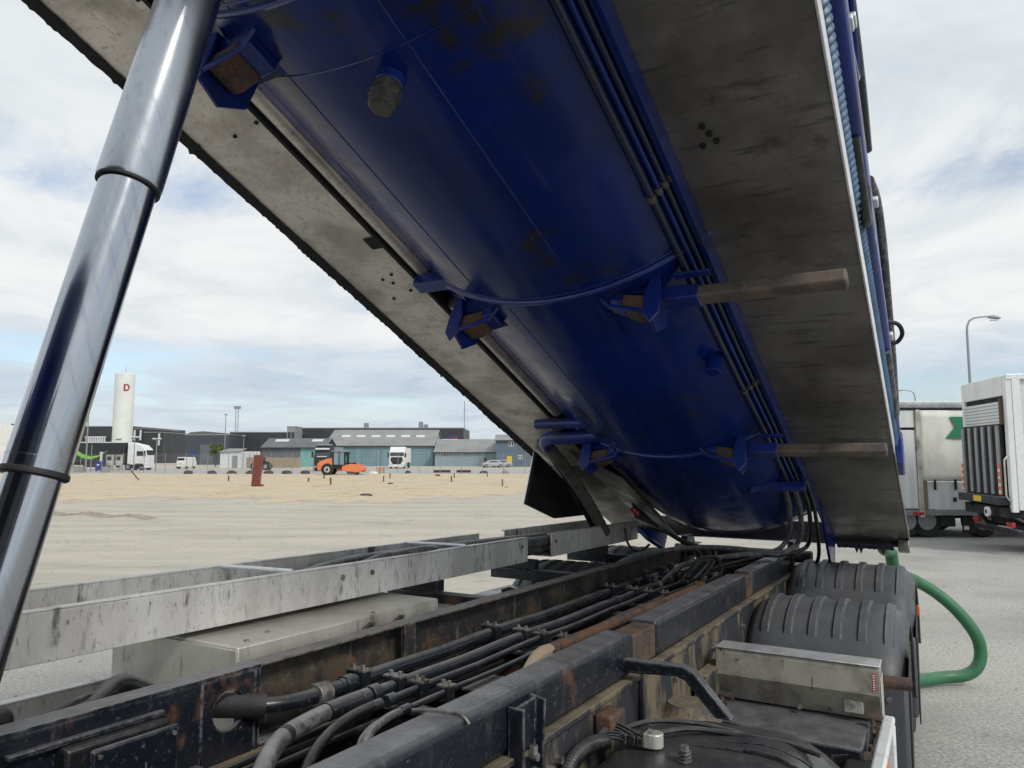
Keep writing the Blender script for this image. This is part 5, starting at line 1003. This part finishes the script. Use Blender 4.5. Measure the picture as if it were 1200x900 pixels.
def lump(name, px, py, wpx, hpx, m, label, cat, group=None, seed=0):
    v = H*FPX/(py-HOR); rnd = random.Random(seed); b = MB(); w_ = wpx/867*v/2; h_ = hpx/867*v
    def fn(i, j):
        a = 2*math.pi*i; e = math.pi*(j*.62); k = 1+.22*math.sin(3*a+seed)+.12*math.sin(5*a+2*seed+j*3)
        return (w_*k*math.sin(e)*math.cos(a), w_*.7*k*math.sin(e)*math.sin(a), max(-.05, h_*(math.cos(e)*.75+.25)+.03*math.sin(7*a+seed)*math.sin(e)))
    b.grid(fn, 18, 7); ob = b.build(name, m, angle=50); ob.location = L(bu(px, v), v, .02); ob.rotation_euler = (0, 0, AZ); return tag(ob, label, cat, group)
for k, px in enumerate((221, 248.5, 272, 295, 316, 337, 358)):
    lump('rubble_heap', px, 555.6, 10.5, 4.4, 'debris_dark', ['dark rubble heap below the white van', 'flat dark heap below the small tree', 'dark heap below the site hut', 'dark heap just left of the brick pillar', 'dark heap just right of the brick pillar', 'flat dark heap midway between pillar and roller', 'dark heap left of the orange roller'][k]+' along the fence', 'heap', 'dark heaps along the fence', k)
lump('sand_clod', 431, 581.5, 13, 3.2, 'debris_dark', 'brown clod lying alone on the pale yard', 'clod', None, 11)
lump('sand_clod', 458, 568, 6, 2.4, 'debris_dark', 'small dark clod in the sand below the white lorry', 'clod', None, 12)
lump('sand_clod', 513, 558.6, 6, 3, 'brick_red', 'reddish clod in the sand before the low pale building', 'clod', None, 13)
lump('sand_clod', 593, 572.5, 5, 2.4, 'debris_dark', 'small dark clod beside the tall stake near the tank', 'clod', None, 14)
lump('rubble_heap', 478, 554.5, 6, 3.2, 'debris_dark', 'dark heap right of the white lorry by the fence', 'heap', 'dark heaps along the fence', 15)
lump('rubble_heap', 567, 554.5, 8, 3, 'debris_dark', 'low dark heap below the silver cars by the fence', 'heap', 'dark heaps along the fence', 16)
lump('rubble_heap', 593, 554.8, 7, 5, 'concrete_block', 'tall grey heap below the yellow door by the fence', 'heap', 'dark heaps along the fence', 17)
lump('paper_litter', 438, 556, 9, 3.5, 'white_paint', 'white crumpled sheet lying between roller and white lorry', 'litter', None, 18)
for p0, p1, lab in ((508, 528, 'long red beam lying by the fence, left of two'), (535, 552, 'shorter red beam lying by the fence, right of two')):
    v = 94; t = bg('steel_beam', p0, v, lab, 'beam', 'red beams by the fence'); x1 = bu(p1, v)-bu(p0, v)
    part('web', 'rust_steel', t, (0, x1, .08, .12, .06, .30)); part('flange', 'brick_red', t, (0, x1, -.05, .25, 0, .055)); part('flange', 'brick_red', t, (0, x1, -.05, .25, .305, .36))
for p0, lab in ((445, 'left of two pale posts standing right of the roller'), (449.5, 'right of two pale posts standing right of the roller')):
    v = 88; t = bg('marker_post', p0, v, lab, 'post', 'pale marker posts'); part('post', 'timber', t, (-.14, .14, -.14, .14, 0, bz(547.5, v)), bevel=.02); part('cap', 'orange_reflector', t, (-.15, .15, -.15, .15, bz(549.5, v), bz(548.6, v)))

# ------------------------------------------------------------------ mesh fence
v = 90; t = bg('mesh_fence', 70, v, 'grey wire mesh fence with steel posts along the far side of the sand', 'fence'); x1 = bu(640, v)-bu(70, v); hf = 2.35
npost = 24; rnd = random.Random(3)
for k in range(npost):
    x = x1*k/(npost-1); b = MB(); b.tube([(x, 0, 0), (x+rnd.uniform(-.03, .03), 0, hf+.1)], .038, 8); b.build('post', 'lamp_metal', t)
b = MB()
for k in range(int(x1/.16)): b.box(k*.16, k*.16+.008, -.05, -.042, .08, hf)
for z in (.1, .6, 1.1, 1.6, 2.1, hf): b.box(0, x1, -.06, -.05, z, z+.012)
o = b.build('wire_mesh', 'lamp_metal', t, smooth=False); o['kind'] = 'stuff'
# equipment by the silo
for p0, p1, py, lab in ((86.5, 97, 546.5, 'concrete block left of the blue bin behind the fence'), (119, 126, 546.8, 'concrete block right of the blue bin behind the fence')):
    v = 96; t = bg('concrete_block', p0, v, lab, 'block', 'concrete blocks by the fence'); part('block', 'concrete_block', t, (0, bu(p1, v)-bu(p0, v), 0, .8, 0, bz(py, v)), bevel=.03); part('lifting_eye', 'lamp_metal', t, (.4, .5, .35, .45, bz(py, v)+.002, bz(py, v)+.08))
v = 103; t = bg('blue_bin', 112, v, 'blue bin with a white post behind it, in front of the black trailer', 'bin'); part('body', 'van_blue', t, (0, .85, 0, .7, .15, bz(541.5, v)), bevel=.04); part('lid', 'van_blue', t, (-.04, .89, -.04, .74, bz(541.5, v)+.003, bz(541, v)+.05), bevel=.02); part('label', 'white_paint', t, (.25, .55, -.012, -.002, .8, 1.0)); wheels(t, [(.12, .1), (.73, .1)], .1, .12)
v = 105; t = bg('white_post', 113, v, 'white post standing directly behind the blue bin', 'post'); part('post', 'white_paint', t, (0, .28, .9, 1.1, 0, bz(530.5, v)), bevel=.03); part('cap', 'white_paint', t, (-.03, .31, .87, 1.13, bz(530.5, v)+.003, bz(530, v)+.05))
for p0, p1, lab in ((124.5, 132, 'grey fuel dispenser beside the concrete block'), (135.5, 142.5, 'grey fuel dispenser nearest the white cab')):
    v = 104; t = bg('fuel_dispenser', p0, v, lab, 'dispenser', 'fuel dispensers'); x1 = bu(p1, v)-bu(p0, v)
    part('body', 'cabinet_steel', t, (0, x1, 0, .5, 0, bz(533, v)), bevel=.04); part('screen', 'glass_dark', t, (x1*.18, x1*.82, -.02, -.003, bz(539.5, v), bz(535, v))); part('keypad', 'dark_gap', t, (x1*.2, x1*.8, -.02, -.003, .55, .8))

# ------------------------------------------------------------------ lamps and masts
def lamp(name, px, v, py, label, heads=1, r=.06, group=None):
    t = bg(name, px, v, label, 'lamp post', group); h_ = bz(py, v)
    b = MB(); b.tube([(0, 0, 0), (0, 0, h_*.5), (0, 0, h_)], [r*1.3, r*1.1, r*.8], 10); b.build('pole', 'lamp_metal', t)
    if heads == 2:
        part('crossarm', 'lamp_metal', t, (-.5, .5, -.05, .05, h_, h_+.08))
        for s in (-1, 1): part('lamp_head', 'white_paint', t, (min(s*.15, s*.55), max(s*.15, s*.55), -.25, .2, h_+.085, h_+.25), bevel=.03)
    elif heads == 1: part('lamp_head', 'grey_metal', t, (-.22, .22, -.3, .25, h_, h_+.22), bevel=.04)
    return t, h_
lamp('lamp_post', 157, 100, 513.5, 'white twin lamp post in front of the white cab', 2)
lamp('lamp_post', 183, 102, 515.5, 'white twin lamp post right of the white cab', 2)
lamp('lamp_post', 101, 96, 466.5, 'tall thin pole just right of the chrome cylinder', 1, .08)
lamp('lamp_post', 107, 99, 521, 'short thin pole in front of the green swoosh', 0, .05)
lamp('lamp_post', 263, 150, 486.5, 'tall thin pole above the dark blue hall', 1, .09)
lamp('lamp_post', 285, 120, 511.5, 'short lamp with round head above the site hut', 1, .06)
v = 200; t = bg('floodlight_mast', 276, v, 'slim lattice floodlight mast rising above the black warehouse', 'mast'); zb, zt = 0, bz(479, v)
for s in (-.35, .35): part('leg', 'lamp_metal', t, (s-.06, s+.06, -.06, .06, 0, zt))
for k in range(26): b = MB(); b.tube([(-.35, 0, zt*k/26), (.35, 0, zt*(k+1)/26)], .035, 5); b.build('brace', 'lamp_metal', t)
part('lamp_head', 'lamp_metal', t, (-.9, .9, -.2, .2, zt, zt+.7), bevel=.05)
v = 320; t = bg('radio_mast', 544, v, 'thin guyed radio mast above the pale low building', 'mast'); zt = bz(470, v)
part('mast', 'lamp_metal', t, (-.16, .16, -.16, .16, 0, zt)); b = MB(); b.tube([(-4, 0, 0), (-.1, 0, zt*.9)], .03, 5); b.tube([(4, 0, 0), (.1, 0, zt*.9)], .03, 5); b.build('guy_wire', 'lamp_metal', t)
v = 102; t = bg('blue_sign', 226, v, 'small blue notice board beside the white van', 'sign'); part('board', 'van_blue', t, (-.35, .35, 0, .05, bz(533, v), bz(528.5, v))); part('post', 'lamp_metal', t, (-.04, .04, .055, .1, 0, bz(528.5, v)))
def street_lamp(px, v, py_top, reach, label):
    t = bg('street_lamp', px, v, label, 'street lamp', 'curved street lamps'); h_ = bz(py_top, v); s = 1 if reach > 0 else -1; rc = abs(reach)
    b = MB(); pts = [(0, 0, 0), (0, 0, h_*.5), (0, 0, h_-.75), (s*.04, 0, h_-.45), (s*.16, 0, h_-.2), (s*.4, 0, h_-.05), (s*.7, 0, h_), (s*rc, 0, h_+.04)]
    b.tube(pts, [.085, .07, .055, .05, .05, .045, .04, .04], 12); b.build('pole', 'lamp_metal', t)
    b = MB(); b.prism([(s*(rc-.1), -.14, h_-.03), (s*(rc+.45), -.14, h_-.13), (s*(rc+.5), -.14, h_-.02), (s*(rc+.1), -.14, h_+.10)], (0, .28, 0)); hd = b.build('lamp_head', 'grey_metal', t, bevel=.03)
    part('lens', 'white_paint', hd, (min(s*(rc+.02), s*(rc+.4)), max(s*(rc+.02), s*(rc+.4)), -.1, .1, h_-.2, h_-.14), bevel=.02)
street_lamp(1142, 38, 371.5, 1.25, 'tall curved street lamp rising behind the box lorry with tail lift')
street_lamp(1076, 70, 457.5, -1.2, 'distant curved street lamp just above the cream curtain trailer')

# ------------------------------------------------------------------ small tree and far hedge
def tree(px, v, py_top, rad, label, seed, m='leaf_green', nl=900):
    rnd = random.Random(seed); t = bg('tree', px, v, label, 'tree'); h_ = bz(py_top, v)
    b = MB(); b.tube([(0, 0, 0), (.05, 0, h_*.4), (0, 0, h_*.75)], [.14, .10, .04], 8)
    for k in range(6):
        a = k*1.05; b.tube([(0, 0, h_*(.35+.05*k)), (rad*.6*math.cos(a), rad*.6*math.sin(a), h_*(.5+.07*k))], [.05, .015], 6)
    b.build('trunk', 'bark', t)
    b = MB(); cl = [(rnd.uniform(-.7, .7)*rad, rnd.uniform(-.7, .7)*rad, h_*rnd.uniform(.42, .88), rad*rnd.uniform(.25, .5)) for _ in range(16)]
    for k in range(nl):
        x, y, z, r = cl[k % 16]; d = Vector((rnd.gauss(0, 1), rnd.gauss(0, 1), rnd.gauss(0, 1))).normalized()*r*rnd.random()**.4
        c = Vector((x, y, z))+d; a = Vector((rnd.gauss(0, 1), rnd.gauss(0, 1), rnd.gauss(0, 1))).normalized()*.14; e_ = a.orthogonal().normalized()*.09
        b.F.append([b.p(c-a), b.p(c+e_), b.p(c+a), b.p(c-e_)])
    b.build('crown', m, t, smooth=False)
tree(253, 148, 517.5, 1.5, 'small yellow-green tree in front of the dark blue hall', 4)
tree(592, 205, 511, 2.2, 'small tree top showing above the blue house', 5, 'leaf_far', 700)
b = MB(); rnd = random.Random(9)
for k in range(7000):
    x = rnd.uniform(-170, -70); z = rnd.random()**1.6*(4.2+1.3*math.sin(x*.21)+math.sin(x*.7)); c = Vector((x, 330+rnd.uniform(0, 5), z)); a = Vector((rnd.gauss(0, 1), rnd.gauss(0, 1), rnd.gauss(0, 1))).normalized()*.5; e_ = a.orthogonal().normalized()*.4
    b.F.append([b.p(c-a), b.p(c+e_), b.p(c+a), b.p(c-e_)])
o = b.build('treeline', 'leaf_far', smooth=False); o.rotation_euler = (0, 0, AZ); tag(o, 'distant dark line of trees on the horizon', 'trees', kind='stuff')

# ------------------------------------------------------------------ cream curtain trailer on the right
v = 19.0; t = bg('curtain_trailer', 1000, v, 'cream curtain-sided trailer with a green flag mark, left of the box lorry', 'trailer'); X = lambda px: bu(px, v)-bu(1000, v); Z = lambda py: bz(py, v)
x_e = X(1000)+13.2
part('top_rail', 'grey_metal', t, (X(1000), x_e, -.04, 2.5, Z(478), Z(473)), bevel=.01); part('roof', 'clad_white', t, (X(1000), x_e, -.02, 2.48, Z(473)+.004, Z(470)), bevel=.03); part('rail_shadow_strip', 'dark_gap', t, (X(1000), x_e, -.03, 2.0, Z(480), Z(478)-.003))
part('side_panel', 'clad_white', t, (X(1000), X(1073.5), 0, 2.45, Z(596), Z(504)), bevel=.01); part('side_panel', 'clad_white', t, (X(1000), X(1073.5), 0, 2.45, Z(501), Z(480.5)), bevel=.01); part('panel_gap', 'dark_gap', t, (X(1000), X(1073.5), .05, 2.4, Z(503.9), Z(501.1)))
part('corner_post', 'pillar_brown', t, (X(1079.6), X(1083.8), -.05, 2.4, Z(603), Z(563)), bevel=.01); part('corner_post', 'cabinet_steel', t, (X(1074), X(1079), -.06, 2.4, Z(606), Z(480.5)), bevel=.01)
b = MB(); xa, xb = X(1079.3), x_e
def cur(i, j):
    x = xa+(xb-xa)*i; z = Z(564)+(Z(481)-Z(564))*j
    return (x, -.02+.018*math.sin(x*5.2)+.012*math.sin(x*11+2*z)*(1-j)+.01*math.sin(z*3+x), z)
b.grid(cur, 120, 10); b.build('curtain', 'curtain_cream', t, angle=180, solid=.01)
part('drop_panel', 'clad_white', t, (X(1084), x_e, 0, .06, Z(597), Z(565)), bevel=.01)
for px in (1093, 1117, 1141, 1165):
    part('buckle', 'dark_gap', t, (X(px)-.02, X(px)+.02, -.06, -.01, Z(574), Z(562))); 
part('placard', 'dark_gap', t, (X(1114), X(1118), -.012, -.002, Z(588), Z(583)))
b = MB(); b.prism([(X(1108), -.06, Z(513.5)), (X(1140), -.06, Z(513.5)), (X(1140), -.06, Z(488.5)), (X(1114), -.06, Z(488.5)), (X(1120), -.06, Z(500))], (0, .012, 0)); b.build('green_mark', 'flag_green', t, smooth=False)
part('bottom_rail', 'grey_metal', t, (X(1000), x_e, -.05, 2.45, Z(604), Z(597.3)), bevel=.01); part('chassis', 'dark_gap', t, (X(1000), x_e, .5, 1.9, .45, Z(604.3)))
for px in (1068, 1075): part('tail_lamp', 'red_paint', t, (X(px)-.06, X(px)+.06, -.065, -.052, Z(603.5), Z(600)))
part('side_box', 'dark_gap', t, (X(1099), X(1116), .0, .6, .28, Z(605)), bevel=.03); part('mudflap', 'black_rubber', t, (X(1124), X(1140), .02, .04, .12, Z(606))); part('flap_print', 'white_paint', t, (X(1125.5), X(1131), .008, .018, .2, .3)); part('tail_lamp', 'red_paint', t, (X(1137), X(1144), -.05, .0, Z(612), Z(607)), bevel=.02)
wheels(t, [(X(1085), .1), (X(1062), .1), (X(1150), .1), (X(1085), 2.0), (X(1062), 2.0), (X(1150), 2.0)], .42)

# ------------------------------------------------------------------ box lorry with folded tail lift
v = 15.5; t = bg('box_lorry', 1183, v, 'white box lorry with folded ribbed tail lift at the right edge', 'lorry', rot=R_(-11.5)); t.scale = (.94, .94, .94); Wd = 2.5; Ln = 8.5
part('box_body', 'clad_white', t, (.12, Ln, .06, Wd-.06, 1.05, 3.93), bevel=.03)
part('rear_frame', 'white_paint', t, (0, .13, 0, .16, .95, 4.0), (0, .13, Wd-.16, Wd, .95, 4.0), (-.01, .13, .16, Wd-.16, 3.55, 4.0), bevel=.015)
part('corner_rail', 'white_aluminium', t, (.02, Ln, -.02, .055, 3.9, 4.02), (.13, .30, -.012, .058, 1.0, 3.9), bevel=.01)
part('door_recess', 'dark_gap', t, (.06, .12, .16, Wd-.16, 1.0, 3.55))
for k in range(7): part('shutter_slat', 'clad_white', t, (-.05+.004*k, .05, .2, Wd-.2, 3.42-.075*(k+1)+.006, 3.42-.075*k), bevel=.012)
part('shutter_bracket', 'rust_steel', t, (-.06, .0, .14, .26, 2.9, 3.5), bevel=.01)
part('lift_platform', 'dark_gap', t, (-.06, -.01, .2, Wd-.12, 1.3, 2.92), bevel=.01)
for k in range(6):
    y = .26+(Wd-.55)*k/5; part('platform_rib', 'grey_metal', t, (-.11, -.062, y, y+.13, 1.32, 2.88), bevel=.008)
for y in (.20, Wd-.22): part('reflective_strip', 'orange_reflector', t, (-.12, -.112, y+.02, y+.13, 1.32, 2.0))
for y in (.20, Wd-.22):
    for k in range(4): part('reflective_band', 'white_paint', t, (-.124, -.121, y+.02, y+.13, 1.36+.16*k, 1.42+.16*k))
part('platform_edge', 'frame_paint', t, (-.22, .05, .1, Wd-.05, 1.10, 1.29), bevel=.015); part('yellow_plate', 'yellow_paint', t, (-.228, -.221, 1.05, 1.5, 1.13, 1.26))
b = MB(); b.tube([(-.02, .05, 1.2), (-.12, -.02, 1.3), (-.12, -.02, 2.1), (-.02, .05, 2.2)], .018, 8); b.build('grab_handle', 'cabinet_steel', t)
b = MB(); b.tube([(-.24, .62, .93), (-.30, .62, .93)], .11, 18); b.build('work_lamp', 'white_paint', t)
b = MB(); b.tube([(-.302, .62, .93), (-.31, .62, .93)], .05, 14); b.build('lamp_lens', 'dark_gap', t)
part('lift_beam', 'dark_gap', t, (-.1, .3, .1, Wd-.1, .82, 1.05), bevel=.02)
for y in (.5, 1.9):
    b = MB(); b.tube([(-.12, y, 1.05), (.2, y, .6), (.9, y, .5)], .05, 10); b.build('lift_arm', 'dark_gap', t)
    b = MB(); b.tube([(.05, y+.12, .95), (.9, y+.12, .45)], .035, 10); b.build('lift_ram', 'grey_metal', t)
part('under_run_bar', 'frame_paint', t, (.1, .2, .05, Wd-.05, .42, .55), bevel=.015); part('chassis', 'dark_gap', t, (.3, Ln, .7, 1.8, .6, 1.0))
for y in (.15, Wd-.5): part('tail_lamp', 'red_paint', t, (.02, .1, y, y+.3, .6, .72), bevel=.02)
part('side_rail', 'edge_steel', t, (.5, 3.0, .0, .04, .5, .62), (.5, 3.0, .0, .04, .75, .85), bevel=.01)
wheels(t, [(2.0, .05), (3.2, .05), (7.6, .05), (2.0, 2.15), (3.2, 2.15), (7.6, 2.15)], .48)
part('mudflap', 'black_rubber', t, (1.35, 1.38, .05, .6, .12, .7), (1.35, 1.38, 1.9, 2.45, .12, .7))

for ob in col.objects:
    if '_world' in ob: del ob['_world']
